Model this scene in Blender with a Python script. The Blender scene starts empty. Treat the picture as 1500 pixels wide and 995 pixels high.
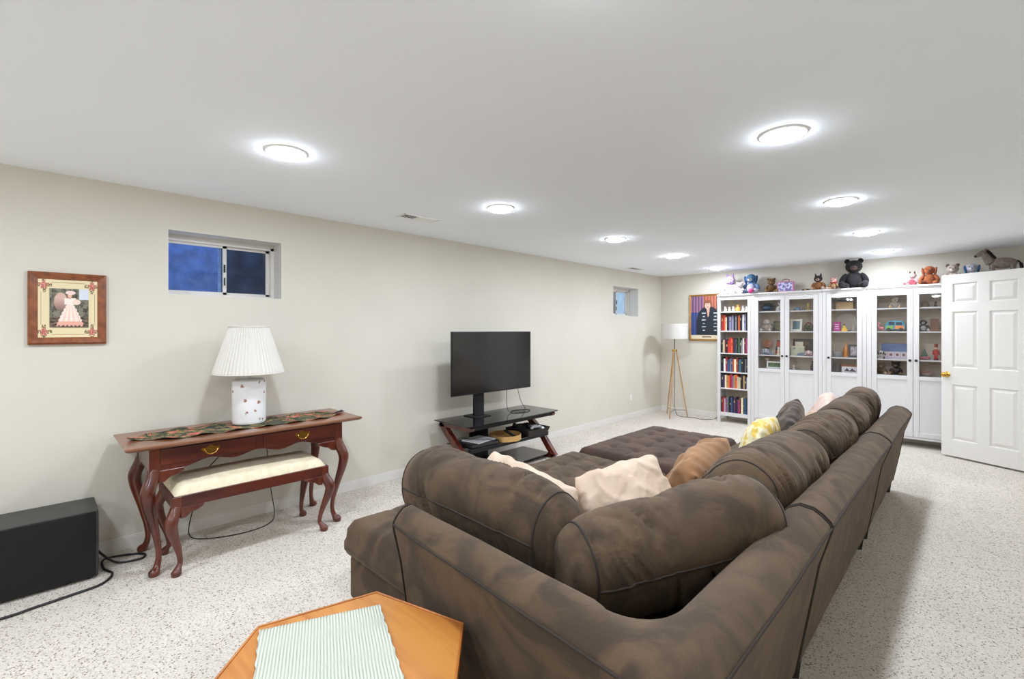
import bpy, bmesh, math, random
from mathutils import Vector, Matrix, noise
R = math.radians
random.seed(7)
scene = bpy.context.scene
COL = scene.collection

# ---------------------------------------------------------------- camera
CAM_H = 1.424
cam = bpy.data.cameras.new('camera')
cam.sensor_width = 36.0
cam.lens = 681.6 / 1500 * 36.0
cam.shift_y = -(497.5 - 483.6) / 1500
cam.clip_start = 0.02
camo = bpy.data.objects.new('camera', cam)
COL.objects.link(camo)
camo.location = (0, 0, CAM_H)
camo.rotation_euler = (R(90), 0, R(44.51))
scene.camera = camo

# ---------------------------------------------------------------- world, exposure
w = bpy.data.worlds.new('dusk_sky')
scene.world = w
w.use_nodes = True
bg = w.node_tree.nodes['Background']
bg.inputs[0].default_value = (0.30, 0.56, 1.0, 1)
bg.inputs[1].default_value = 2.4
scene.view_settings.view_transform = 'Standard'
scene.view_settings.look = 'None'
scene.view_settings.gamma = 1
scene.view_settings.exposure = 0.63
scene.cycles.max_bounces = 14
scene.cycles.diffuse_bounces = 10
scene.cycles.sample_clamp_indirect = 6

# ---------------------------------------------------------------- light positions (recessed ceiling lamps)
H = 2.367
LAMP_SPOTS = [(-2.58, .92), (-2.58, 2.50), (-2.61, 4.18), (-2.68, 5.66), (-2.72, 7.18),
              (-.64, 2.51), (-.67, 4.10), (-.71, 5.60), (-.74, 7.10),
              (-2.58, -.66), (-.64, .92), (-.64, -.66), (-2.58, -2.25), (-.64, -2.25)]
LAMP_W = 8.7
LAMP_COL = (.91, .985, 1.11)

# ---------------------------------------------------------------- materials
def s2l(v):
    v = v / 255
    return v / 12.92 if v <= .04045 else ((v + .055) / 1.055) ** 2.4
def C(r, g, b): return (s2l(r), s2l(g), s2l(b), 1)
_M = {}
def mat(name, col, rough=.6, metal=0, var=0.0, scale=6.0, col2=None, bump=0.0, bscale=60.0, sheen=0.0,
        coat=0.0, spec=.5, stretch=(1, 1, 1), detail=3.0, lo=.35, hi=.65, trans=0.0, dist=0.0):
    if name in _M: return _M[name]
    m = bpy.data.materials.new(name); m.use_nodes = True
    nt = m.node_tree; b = nt.nodes['Principled BSDF']
    b.inputs['Base Color'].default_value = col
    b.inputs['Roughness'].default_value = rough
    b.inputs['Metallic'].default_value = metal
    b.inputs['Specular IOR Level'].default_value = spec
    if sheen:
        b.inputs['Sheen Weight'].default_value = sheen
        b.inputs['Sheen Roughness'].default_value = .45
        b.inputs['Sheen Tint'].default_value = (.8, .62, .45, 1)
    if coat: b.inputs['Coat Weight'].default_value = coat; b.inputs['Coat Roughness'].default_value = .12
    tc = nt.nodes.new('ShaderNodeTexCoord'); mp = nt.nodes.new('ShaderNodeMapping')
    mp.inputs['Scale'].default_value = stretch
    nt.links.new(tc.outputs['Object'], mp.inputs['Vector'])
    if var or col2:
        n = nt.nodes.new('ShaderNodeTexNoise'); n.inputs['Scale'].default_value = scale
        n.inputs['Detail'].default_value = detail; n.inputs['Distortion'].default_value = dist
        nt.links.new(mp.outputs[0], n.inputs['Vector'])
        r = nt.nodes.new('ShaderNodeValToRGB')
        c2 = col2 or tuple(list(min(1, x * (1 + var)) for x in col[:3]) + [1])
        c1 = col if col2 else tuple(list(x * (1 - var) for x in col[:3]) + [1])
        r.color_ramp.elements[0].color = c1; r.color_ramp.elements[1].color = c2
        r.color_ramp.elements[0].position = lo; r.color_ramp.elements[1].position = hi
        nt.links.new(n.outputs['Fac'], r.inputs[0]); nt.links.new(r.outputs[0], b.inputs['Base Color'])
    if bump:
        n2 = nt.nodes.new('ShaderNodeTexNoise'); n2.inputs['Scale'].default_value = bscale
        n2.inputs['Detail'].default_value = 4
        nt.links.new(mp.outputs[0], n2.inputs['Vector'])
        bp = nt.nodes.new('ShaderNodeBump'); bp.inputs['Strength'].default_value = bump
        bp.inputs['Distance'].default_value = .01
        nt.links.new(n2.outputs['Fac'], bp.inputs['Height']); nt.links.new(bp.outputs[0], b.inputs['Normal'])
    _M[name] = m
    return m
def paint_attr_mat():
    if 'print' in _M: return _M['print']
    m = bpy.data.materials.new('printed_picture'); m.use_nodes = True
    nt = m.node_tree; b = nt.nodes['Principled BSDF']
    a = nt.nodes.new('ShaderNodeVertexColor'); a.layer_name = 'Col'
    nt.links.new(a.outputs[0], b.inputs['Base Color']); b.inputs['Roughness'].default_value = .45
    _M['print'] = m
    return m
def glass_mat(name='clear_glass', tint=(1, 1, 1, 1), refl=.06, rough=.02, dirt=0.0, dirtcol=(1, 1, 1, 1)):
    if name in _M: return _M[name]
    m = bpy.data.materials.new(name); m.use_nodes = True; nt = m.node_tree
    for n in list(nt.nodes): nt.nodes.remove(n)
    o = nt.nodes.new('ShaderNodeOutputMaterial'); t = nt.nodes.new('ShaderNodeBsdfTransparent'); t.inputs[0].default_value = tint
    g = nt.nodes.new('ShaderNodeBsdfGlossy'); g.inputs['Roughness'].default_value = rough
    lw = nt.nodes.new('ShaderNodeLayerWeight'); lw.inputs[0].default_value = .25
    ad = nt.nodes.new('ShaderNodeMath'); ad.operation = 'MULTIPLY_ADD'; ad.inputs[1].default_value = .6; ad.inputs[2].default_value = refl * .5
    nt.links.new(lw.outputs['Fresnel'], ad.inputs[0])
    mx = nt.nodes.new('ShaderNodeMixShader')
    nt.links.new(ad.outputs[0], mx.inputs[0]); nt.links.new(t.outputs[0], mx.inputs[1]); nt.links.new(g.outputs[0], mx.inputs[2])
    last = mx
    if dirt:
        d = nt.nodes.new('ShaderNodeBsdfDiffuse'); d.inputs[0].default_value = dirtcol
        n = nt.nodes.new('ShaderNodeTexNoise'); n.inputs['Scale'].default_value = 14; n.inputs['Detail'].default_value = 8
        tc = nt.nodes.new('ShaderNodeTexCoord'); nt.links.new(tc.outputs['Object'], n.inputs['Vector'])
        r = nt.nodes.new('ShaderNodeMapRange'); r.inputs[1].default_value = .3; r.inputs[2].default_value = .8
        r.inputs[3].default_value = 0.0; r.inputs[4].default_value = dirt
        nt.links.new(n.outputs['Fac'], r.inputs[0])
        m2 = nt.nodes.new('ShaderNodeMixShader'); nt.links.new(r.outputs[0], m2.inputs[0])
        nt.links.new(mx.outputs[0], m2.inputs[1]); nt.links.new(d.outputs[0], m2.inputs[2]); last = m2
    nt.links.new(last.outputs[0], o.inputs[0])
    _M[name] = m
    return m
def plain(r, g, b, rough=.7, **k):
    return mat('paint_%d_%d_%d_%d' % (r, g, b, int(rough * 100)), C(r, g, b), rough, **k)
def fur(r, g, b):
    return mat('plush_%d_%d_%d' % (r, g, b), C(r * .84, g * .82, b * .84), .95, var=.22, scale=45, bump=.5, bscale=160, sheen=.08)

M_WALL = mat('cream_wall_paint', C(208, 203, 190), .85, var=.015, scale=3, bump=.04, bscale=220)
M_CEIL = mat('ceiling_paint', C(243, 248, 254), .9, var=.004, scale=4, bump=.05, bscale=180)
M_TRIM = mat('white_trim_gloss', C(217, 214, 208), .4)
M_WHITE = mat('white_stain_furniture', C(213, 211, 210), .42, var=.012, scale=4, stretch=(6, 6, .6), bump=.05, bscale=40)
M_BACKP = mat('cabinet_back_panel', C(205, 190, 172), .7, var=.02)
def suede():
    m = mat('brown_microsuede', C(59, 45, 31), .92, col2=C(84, 66, 47), scale=5.0, detail=9, dist=1.3, lo=.40, hi=.60,
            bump=.15, bscale=110, sheen=.12)
    return m
M_SUEDE = suede()
M_SUEDE_D = mat('dark_brown_microsuede', C(54, 38, 31), .92, col2=C(76, 56, 45), scale=4, detail=6, dist=.6, bump=.12, bscale=140, sheen=.12)
M_PIPE = mat('brown_piping', C(44, 35, 28), .85)
M_BLACK = mat('black_plastic', C(22, 22, 24), .38)
M_BLACKM = mat('matt_black_metal', C(26, 26, 28), .55, metal=.3)
M_CORD = mat('black_rubber_cord', C(20, 20, 20), .5)
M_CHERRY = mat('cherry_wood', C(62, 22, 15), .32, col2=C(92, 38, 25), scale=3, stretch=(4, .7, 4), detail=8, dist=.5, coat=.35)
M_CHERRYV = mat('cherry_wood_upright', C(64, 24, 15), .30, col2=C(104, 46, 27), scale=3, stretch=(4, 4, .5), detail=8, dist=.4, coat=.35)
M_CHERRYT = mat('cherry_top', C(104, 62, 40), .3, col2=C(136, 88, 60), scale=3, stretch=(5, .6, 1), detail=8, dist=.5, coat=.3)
M_HONEY = mat('honey_oak_veneer', C(170, 104, 42), .3, col2=C(194, 132, 64), scale=2.6, stretch=(.9, 6, 1), detail=7, dist=.7, coat=.3)
M_HONEYD = mat('honey_oak_edge', C(160, 92, 36), .35, col2=C(188, 120, 54), scale=4, stretch=(1, 1, 3), coat=.2)
M_BRASS = mat('polished_brass', C(200, 158, 74), .25, metal=1)
M_BAMBOO = mat('light_oak_tripod', C(176, 138, 92), .5, var=.1, scale=8, stretch=(3, 3, .4))
M_GLASS = glass_mat()
M_TINT = mat('black_glass', C(20, 20, 22), .06, spec=.7)

def carpet():
    m = bpy.data.materials.new('berber_carpet'); m.use_nodes = True; nt = m.node_tree
    b = nt.nodes['Principled BSDF']; b.inputs['Roughness'].default_value = 1; b.inputs['Specular IOR Level'].default_value = .1
    L = nt.links.new
    tc = nt.nodes.new('ShaderNodeTexCoord')
    vo = nt.nodes.new('ShaderNodeTexVoronoi'); vo.inputs['Scale'].default_value = 175; vo.inputs['Randomness'].default_value = .75
    L(tc.outputs['Object'], vo.inputs['Vector'])
    sep = nt.nodes.new('ShaderNodeSeparateColor'); L(vo.outputs['Color'], sep.inputs[0])
    r = nt.nodes.new('ShaderNodeValToRGB'); e = r.color_ramp.elements
    e[0].position = 0; e[0].color = C(122, 110, 98); e[1].position = 1; e[1].color = C(222, 214, 203)
    for p, c in ((.06, C(146, 134, 122)), (.12, C(200, 191, 180)), (.5, C(212, 204, 193))):
        x = e.new(p); x.color = c
    L(sep.outputs[0], r.inputs[0])
    n = nt.nodes.new('ShaderNodeTexNoise'); n.inputs['Scale'].default_value = 1.3; n.inputs['Detail'].default_value = 4
    L(tc.outputs['Object'], n.inputs['Vector'])
    mr = nt.nodes.new('ShaderNodeMapRange'); mr.inputs[1].default_value = .3; mr.inputs[2].default_value = .7
    mr.inputs[3].default_value = .93; mr.inputs[4].default_value = 1.03; L(n.outputs['Fac'], mr.inputs[0])
    mx = nt.nodes.new('ShaderNodeVectorMath'); mx.operation = 'SCALE'; L(r.outputs[0], mx.inputs[0]); L(mr.outputs[0], mx.inputs['Scale'])
    L(mx.outputs[0], b.inputs['Base Color'])
    bp = nt.nodes.new('ShaderNodeBump'); bp.inputs['Strength'].default_value = .7; bp.inputs['Distance'].default_value = .006; bp.invert = True
    L(vo.outputs['Distance'], bp.inputs['Height']); L(bp.outputs[0], b.inputs['Normal'])
    return m
M_CARPET = carpet()

# ---------------------------------------------------------------- mesh builder
class MB:
    def __init__(s): s.v = []; s.f = []; s.m = []; s.mi = 0; s.X = None
    def _add(s, vs, fs):
        o = len(s.v)
        if s.X is not None: vs = [s.X @ Vector(p) for p in vs]
        s.v += [tuple(p) for p in vs]; s.f += [tuple(i + o for i in f) for f in fs]; s.m += [s.mi] * len(fs)
        return s
    def box(s, x0, x1, y0, y1, z0, z1):
        x0, x1 = min(x0, x1), max(x0, x1); y0, y1 = min(y0, y1), max(y0, y1); z0, z1 = min(z0, z1), max(z0, z1)
        return s._add([(x, y, z) for z in (z0, z1) for y in (y0, y1) for x in (x0, x1)],
                      [(0, 2, 3, 1), (4, 5, 7, 6), (0, 1, 5, 4), (2, 6, 7, 3), (0, 4, 6, 2), (1, 3, 7, 5)])
    def rings(s, rings, cap=True, closed=False):
        n = len(rings[0]); vs = [p for r in rings for p in r]; fs = []
        k = len(rings)
        for i in range(k if closed else k - 1):
            j = (i + 1) % k
            for a in range(n):
                b = (a + 1) % n
                fs.append((i * n + a, i * n + b, j * n + b, j * n + a))
        if cap and not closed:
            fs.append(tuple(range(n - 1, -1, -1))); fs.append(tuple((k - 1) * n + a for a in range(n)))
        return s._add(vs, fs)
    def lathe(s, prof, n=24, c=(0, 0, 0), sx=1, sy=1):
        return s.rings([[(c[0] + r * sx * math.cos(2 * math.pi * a / n), c[1] + r * sy * math.sin(2 * math.pi * a / n), c[2] + z) for a in range(n)] for r, z in prof])
    def tube(s, pts, r, n=8, closed=False):
        pts = [Vector(p) for p in pts]; k = len(pts)
        rr = r if isinstance(r, (list, tuple)) else [r] * k
        rings = []; up = None
        for i in range(k):
            a = pts[(i - 1) % k] if (closed or i > 0) else pts[i]
            b = pts[(i + 1) % k] if (closed or i < k - 1) else pts[i]
            t = (b - a)
            t = t.normalized() if t.length > 1e-9 else Vector((0, 0, 1))
            if up is None: up = t.orthogonal().normalized()
            u = up - t * up.dot(t)
            u = u.normalized() if u.length > 1e-6 else t.orthogonal().normalized()
            up = u; w_ = t.cross(u)
            rings.append([pts[i] + (u * math.cos(2 * math.pi * q / n) + w_ * math.sin(2 * math.pi * q / n)) * rr[i] for q in range(n)])
        return s.rings(rings, closed=closed)
    def cyl(s, p0, p1, r, n=12): return s.tube([p0, p1], r, n)
    def ell(s, c, r, rot=None, nu=16, nv=10):
        rings = []
        for i in range(1, nv):
            t = math.pi * i / nv
            rings.append([(r[0] * math.sin(t) * math.cos(2 * math.pi * a / nu), r[1] * math.sin(t) * math.sin(2 * math.pi * a / nu), -r[2] * math.cos(t)) for a in range(nu)])
        vs = [(0, 0, -r[2])] + [p for q in rings for p in q] + [(0, 0, r[2])]
        fs = [(0, 1 + (a + 1) % nu, 1 + a) for a in range(nu)]
        for i in range(nv - 2):
            for a in range(nu):
                b = (a + 1) % nu
                fs.append((1 + i * nu + a, 1 + i * nu + b, 1 + (i + 1) * nu + b, 1 + (i + 1) * nu + a))
        L_ = len(vs) - 1; o = 1 + (nv - 2) * nu
        fs += [(L_, o + a, o + (a + 1) % nu) for a in range(nu)]
        mt = Matrix.Translation(c)
        if rot: mt = mt @ rot
        return s._add([mt @ Vector(p) for p in vs], fs)
    def prism(s, poly, a0, a1, ax='x'):
        def P(p, a): return {'x': (a, p[0], p[1]), 'y': (p[0], a, p[1]), 'z': (p[0], p[1], a)}[ax]
        return s.rings([[P(p, a0) for p in poly], [P(p, a1) for p in poly]])
    def build(s, name, mats, parent=None, smooth=False, bevel=0, seg=2, sub=0, ang=35):
        me = bpy.data.meshes.new(name); me.from_pydata(s.v, [], s.f)
        mats = mats if isinstance(mats, (list, tuple)) else [mats]
        for m in mats: me.materials.append(m)
        bm = bmesh.new(); bm.from_mesh(me)
        bmesh.ops.recalc_face_normals(bm, faces=bm.faces)
        bm.to_mesh(me); bm.free()
        me.polygons.foreach_set('material_index', s.m)
        if smooth or bevel:
            me.polygons.foreach_set('use_smooth', [True] * len(me.polygons))
            if not sub: me.set_sharp_from_angle(angle=R(ang))
        o = bpy.data.objects.new(name, me); COL.objects.link(o)
        if parent is not None: o.parent = parent
        if bevel:
            b = o.modifiers.new('bevel', 'BEVEL'); b.width = bevel; b.segments = seg; b.limit_method = 'ANGLE'; b.angle_limit = R(40)
            b.harden_normals = True
        if sub:
            b = o.modifiers.new('sub', 'SUBSURF'); b.levels = sub; b.render_levels = sub
        me.update()
        return o
def thing(name, label, cat, loc=(0, 0, 0), rz=0, group=None):
    o = bpy.data.objects.new(name, None); COL.objects.link(o); o.empty_display_size = .05
    o.location = loc; o.rotation_euler = (0, 0, rz); o['label'] = label; o['category'] = cat
    if group: o['group'] = group
    return o
def tag(o, label, cat, group=None, loc=None):
    o['label'] = label; o['category'] = cat
    if group: o['group'] = group
    if loc: o.location = loc
    return o
def struct(o): o['kind'] = 'structure'; return o
def bx(name, m, parent, x0, x1, y0, y1, z0, z1, bevel=0.0, **k):
    return MB().box(x0, x1, y0, y1, z0, z1).build(name, m, parent, bevel=bevel, **k)
def copy_tree(o, parent=None):
    c = o.copy(); COL.objects.link(c); c.parent = parent
    for ch in [q for q in bpy.data.objects if q.parent == o]: copy_tree(ch, c)
    return c
def spline(pts, n=8):
    P = [Vector(p) for p in pts]; out = []
    for i in range(len(P) - 1):
        a = P[max(0, i - 1)]; b = P[i]; c = P[i + 1]; d = P[min(len(P) - 1, i + 2)]
        for k in range(n):
            t = k / n
            out.append(.5 * ((2 * b) + (-a + c) * t + (2 * a - 5 * b + 4 * c - d) * t * t + (-a + 3 * b - 3 * c + d) * t ** 3))
    out.append(P[-1]); return out
def painted(name, parent, W_, H_, func, nx, ny, plane='yz', off=(0, 0, 0)):
    """flat print: a grid whose corner colours are the print, u right, v up, both 0..1"""
    vs = []; fs = []; cols = []
    for j in range(ny + 1):
        for i in range(nx + 1):
            u, v = i / nx, j / ny; a = (u - .5) * W_; b = (v - .5) * H_
            p = (0, a, b) if plane == 'yz' else (a, 0, b)
            vs.append((p[0] + off[0], p[1] + off[1], p[2] + off[2]))
            cols.append(func(u, v))
    for j in range(ny):
        for i in range(nx):
            k = j * (nx + 1) + i; fs.append((k, k + 1, k + nx + 2, k + nx + 1))
    me = bpy.data.meshes.new(name); me.from_pydata(vs, [], fs)
    at = me.color_attributes.new('Col', 'FLOAT_COLOR', 'POINT')
    for i, c in enumerate(cols): at.data[i].color = c
    me.materials.append(paint_attr_mat())
    o = bpy.data.objects.new(name, me); COL.objects.link(o); o.parent = parent
    return o

# ================================================================= ROOM SHELL
XW, YF, XR, YN = -3.911, 7.758, .64, -3.4
WIN = [(.618, 1.36, 1.667, 2.118), (6.196, 6.962, 1.645, 2.108)]
b = MB()
T = .22
b.box(XW - T, XW, YN, YF, 0, 1.645); b.box(XW - T, XW, YN, YF, 2.118, H)
b.box(XW - T, XW, YN, WIN[0][0], 1.645, 2.118); b.box(XW - T, XW, WIN[0][1], WIN[1][0], 1.645, 2.118); b.box(XW - T, XW, WIN[1][1], YF, 1.645, 2.118)
b.box(XW - T, XW, WIN[0][0], WIN[0][1], 1.645, 1.667); b.box(XW - T, XW, WIN[1][0], WIN[1][1], 2.108, 2.118)
struct(b.build('wall_left', M_WALL))
struct(bx('wall_far', M_WALL, None, XW - T, XR + .1, YF, YF + .12, 0, H))
struct(bx('wall_right', M_WALL, None, XR, XR + .12, YN, YF, 0, H))
struct(bx('wall_near', M_WALL, None, XW - T, XR + .1, YN - .12, YN, 0, H))
struct(bx('floor', M_CARPET, None, XW - T, XR + .12, YN - .1, YF + .12, -.1, 0))
struct(bx('ceiling', M_CEIL, None, XW - T, XR + .12, YN - .1, YF + .12, H, H + .1))
def baseboard(name, x0, x1, y0, y1):
    b = MB(); b.box(x0, x1, y0, y1, 0, .075)
    s = .004
    if x1 - x0 < y1 - y0: b.box(x0 if x0 < -1 else x0 + s, x1 - s if x0 < -1 else x1, y0, y1, .075, .086)
    else: b.box(x0, x1, y0 + s, y1, .075, .086)
    return struct(b.build(name, M_TRIM, bevel=.002))
baseboard('baseboard_left', XW, XW + .013, YN, YF)
baseboard('baseboard_far', XW + .013, XR, YF - .013, YF)
baseboard('baseboard_right', XR - .013, XR, YN, YF - .013)

# windows
def window(name, y0, y1, z0, z1, xf, bluepane, rpane=None):
    t = thing(name, '', ''); del t['label']; del t['category']; struct(t); t.location = (xf, (y0 + y1) / 2, z0)
    W_, H_ = y1 - y0, z1 - z0; hw = W_ / 2; fr = .028
    f = MB(); f.box(-.04, .018, -hw, hw, 0, fr); f.box(-.04, .018, -hw, hw, H_ - fr - .02, H_)
    f.box(-.04, .018, -hw, -hw + .012, fr, H_ - fr); f.box(-.04, .018, hw - fr, hw, fr, H_ - fr)
    wf = f.build('window_frame', M_TRIM, t)
    def sash(ya, yb, xo, pane):
        s = .018; za, zb = fr, H_ - fr - .02
        f = MB(); f.box(xo - .018, xo, ya, yb, za, za + s); f.box(xo - .018, xo, ya, yb, zb - s, zb)
        f.box(xo - .018, xo, ya, ya + s, za, zb); f.box(xo - .018, xo, yb - s * 1.4, yb, za, zb)
        so = f.build('sash', M_TRIM, t)
        bx('glass_pane', pane, so, xo - .012, xo - .008, ya + s, yb - s, za + s, zb - s)
        return so
    sash(-.02, hw - fr, -.02, rpane or glass_mat('screen_pane', (.48, .47, .46, 1), .05, dirt=.3, dirtcol=C(70, 72, 74)))
    sash(-hw + .012, .03, 0.0, bluepane)
    l = MB(); l.box(.0, .008, .012, .02, .1, .16); l.box(.0, .012, .010, .02, .2, .26)
    l.build('latch', M_BLACKM, t)
    dx = XW - xf + .001; e = .004; b = MB(); b.box(.019, dx, -hw, -hw + e, e, H_ - e); b.box(.019, dx, hw - e, hw, e, H_ - e); b.box(.019, dx, -hw, hw, 0, e); b.box(.019, dx, -hw, hw, H_ - e, H_)
    b.build('reveal', M_TRIM, t)
    return t
DIRTY = glass_mat('weathered_pane', (.75, .85, 1, 1), .08, dirt=.35, dirtcol=C(120, 140, 190))
FARP = glass_mat('far_pane', (.80, .74, .66, 1), .06, dirt=.25, dirtcol=C(190, 205, 220))
w1 = window('window_1', WIN[0][0], WIN[0][1], WIN[0][2], WIN[0][3], -4.10, DIRTY)
w2 = window('window_2', WIN[1][0], WIN[1][1], WIN[1][2], WIN[1][3], -4.10, FARP, FARP)
# corrugated window wells outside (open to the dusk sky)
M_WELL = mat('galvanised_well', C(120, 135, 165), .5, metal=.2, var=.35, scale=9, bump=.3, bscale=30)
for wy, dz in ((.99, .0), (6.58, .75)):
    b = MB(); n = 60; ring0 = []
    for i in range(n + 1):
        a = math.pi * i / n; r = .62 + .012 * math.cos(i * 2.1)
        ring0.append((XW - T - r * .9 * math.sin(a), wy + r * math.cos(a)))
    vs = [(p[0], p[1], z) for z in (1.35, 2.45 - dz) for p in ring0]
    b._add(vs, [(i, i + 1, i + n + 2, i + n + 1) for i in range(n)])
    o = b.build('window_well', M_WELL, smooth=True, ang=80); struct(o); o.name = 'trim_%d' % (1 if wy < 2 else 2)

# ceiling lamps
M_TRIMR = mat('lamp_trim_white', C(240, 240, 238), .5)
em = bpy.data.materials.new('lamp_diffuser'); em.use_nodes = True
bb = em.node_tree.nodes['Principled BSDF']; bb.inputs['Base Color'].default_value = (1, 1, 1, 1)
bb.inputs['Emission Color'].default_value = (.91, .985, 1.11, 1); bb.inputs['Emission Strength'].default_value = 42
where = ['above the console table, nearest on the left', 'second in the left row, above the television', 'third in the left row, past the television',
         'fourth in the left row', 'last in the left row, near the far wall', 'first of the right row, largest on the right', 'second in the right row above the sofa',
         'third in the right row', 'last in the right row, above the cabinets', 'behind the camera on the left', 'right above the camera', 'behind the camera on the right',
         'left at the near wall behind the camera', 'right at the near wall behind the camera']
lamp0 = None
for i, (x, y) in enumerate(LAMP_SPOTS):
    if lamp0 is None:
        t = thing('ceiling_light', '', 'ceiling light', (x, y, H))
        MB().rings([[(r * math.cos(2 * math.pi * a / 40), r * math.sin(2 * math.pi * a / 40), z) for a in range(40)] for r, z in ((.107, 0), (.106, -.004), (.098, -.008), (.092, -.007), (.090, -.001))], cap=False).build('trim_ring', M_TRIMR, t, smooth=True, ang=60)
        MB().lathe([(.0905, -.001), (.0905, -.008), (.084, -.018), (.065, -.026), (.035, -.031), (.005, -.033)], 40).build('diffuser', em, t, smooth=True)
        lamp0 = t
    else: t = copy_tree(lamp0); t.location = (x, y, H)
    t['label'] = 'round white recessed ceiling light, ' + where[i]; t['group'] = 'recessed ceiling lights'
    l = bpy.data.lights.new('downlight', 'AREA'); l.shape = 'DISK'; l.size = .17; l.energy = LAMP_W; l.color = LAMP_COL
    lo = bpy.data.objects.new('downlight', l); COL.objects.link(lo); lo.location = (x, y, H - .036)

# ceiling vents
def vent(x, y, rz, L_, W_, label, cover):
    t = thing('ceiling_vent', label, 'vent', (x, y, H), rz)
    f = MB(); a, c = L_ / 2, W_ / 2; e = .014
    f.box(-c, c, -a, -a + e, -.006, 0); f.box(-c, c, a - e, a, -.006, 0); f.box(-c, -c + e, -a, a, -.006, 0); f.box(c - e, c, -a, a, -.006, 0)
    f.build('frame', M_TRIMR, t, bevel=.0015)
    bx('backing', plain(40, 40, 38), t, -c + e, c - e, -a + e, a - e, -.0008, 0)
    if cover: bx('damper_plate', M_TRIMR, t, -c + e, c - e, -.02, a - e, -.004, -.001)
    n = 9 if not cover else 5
    for k in range(n):
        yy = -a + e + (k + .5) * ((2 * a - 2 * e) if not cover else (a - e - .02)) / n
        o = MB().box(-c + e, c - e, yy - .004, yy + .002, -.005, -.003).build('slat', M_TRIMR, t)
    return t
vent(-3.31, 2.24, R(0), .34, .13, 'white ceiling register with half open dark slot, above the television wall', True)
vent(-3.66, 6.42, R(0), .34, .12, 'small white ceiling register near the far left corner', False)

# outlets
def outlet(loc, rz, label, sub=True):
    t = thing('wall_outlet', label, 'outlet', loc, rz)
    bx('cover_plate', M_TRIM, t, 0, .005, -.035, .035, -.057, .057, bevel=.002)
    for z in (-.02, .02):
        MB().prism([(.015 * math.cos(a * math.pi / 8), z + .014 * math.sin(a * math.pi / 8)) for a in range(16)], .004, .007).build('socket', M_TRIMR, t)
    return t
outlet((XW, 6.72, .336), 0, 'white outlet plate low on the left wall before the floor lamp')
outlet((-2.90, YF, .34), R(-90), 'white outlet plate on the far wall beside the bookcase')

# ================================================================= SOFA
def shaped(name, m, parent, hw, ht, hh, ex=3.0, N=72, wr=.012, seed=0, sag=.0, X=None, wfreq=5.0, tuft=None, sub=0):
    """puffed box cushion: x width, y thickness, z height"""
    bm = bmesh.new(); bmesh.ops.create_cube(bm, size=2)
    bmesh.ops.subdivide_edges(bm, edges=bm.edges[:], cuts=N - 1, use_grid_fill=True)
    sd = Vector((seed * 7.3, seed * 3.1, seed * 5.7))
    def f(p):
        x, y, z = p
        # even out cube spacing
        x, y, z = (math.sin(v * math.pi / 4) / math.sin(math.pi / 4) * .35 + v * .65 for v in (x, y, z))
        A_ = 4.2; B_ = ex
        cyz = (abs(y) ** B_ + abs(z) ** B_) ** (1 / B_)
        n_ = (abs(x) ** A_ + cyz ** A_) ** (1 / A_)
        mx = max(abs(x), abs(y), abs(z)); k = mx / n_ if n_ else 1
        return post(x * k, y * k, z * k)
    def post(x, y, z):
        q = Vector((x * hw, y * ht, z * hh))
        nn = Vector((x ** 5 / hw, y / ht, z / hh)).normalized()
        mid = (1 - abs(x) ** 6)
        s = noise.noise(Vector((q.x * wfreq * 1.3, q.y * wfreq * .6, q.z * wfreq * .6)) + sd)
        wv = Vector((q.x * 15 + q.z * 5 + 1.5 * s, q.y * 2.5, q.z * 2.2)) + sd * 2
        r = 1 - abs(noise.noise(wv)) * 2
        big = noise.noise(q * 2.3 + sd)
        gate = min(1, max(0, .25 + 1.4 * noise.noise(q * 4.5 + sd * 3)))
        fine = (1 - abs(noise.noise(Vector((q.x * 34 + q.z * 14, q.y * 6, q.z * 6)) + sd)) * 2)
        d = wr * (.8 * s - 2.3 * max(r, 0) ** 6 * gate * mid + .6 * max(fine, 0) ** 3 * gate * mid) + wr * 1.6 * big
        q = q + nn * d
        q.y *= 1 + .10 * (-q.z / hh)
        q.z -= sag * abs(x) ** 3
        return X @ q if X is not None else q
    for v in bm.verts: v.co = f(v.co.copy())
    me = bpy.data.meshes.new(name); bm.to_mesh(me); bm.free()
    me.materials.append(m); me.polygons.foreach_set('use_smooth', [True] * len(me.polygons))
    o = bpy.data.objects.new(name, me); COL.objects.link(o); o.parent = parent
    if sub:
        md = o.modifiers.new('sub', 'SUBSURF'); md.levels = 1; md.render_levels = 1
    def ringpt(X_, th):
        rho = (1 - abs(X_) ** 4.2) ** (1 / 4.2); c_, s_ = math.cos(th), math.sin(th)
        k = (abs(c_) ** ex + abs(s_) ** ex) ** (-1 / ex)
        return post(X_, rho * c_ * k, rho * s_ * k)
    return o, ringpt
def piping(parent, f, r=.0042):
    for xx in (-.84, .84):
        MB().tube([f(xx, 2 * math.pi * i / 80) for i in range(80)], r, 6, closed=True).build('piping', M_PIPE, parent, smooth=True, ang=80)
    for th in (R(150), R(-8)):
        MB().tube([f(-.84 + 1.68 * i / 60, th) for i in range(61)], r, 6).build('piping', M_PIPE, parent, smooth=True, ang=80)
def back_cushion(parent, loc, rz, tilt, hw, ht, hh, seed, roll=0, ex=2.35, sag=.02):
    X = Matrix.Translation(Vector(loc) - Vector(parent.location)) @ Matrix.Rotation(rz, 4, 'Z') @ Matrix.Rotation(tilt, 4, 'X') @ Matrix.Rotation(roll, 4, 'Y')
    o, f = shaped('back_cushion', M_SUEDE, parent, hw, ht, hh, ex=ex, wr=.012, seed=seed, X=X, sag=sag)
    piping(o, f)
    return o
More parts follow.
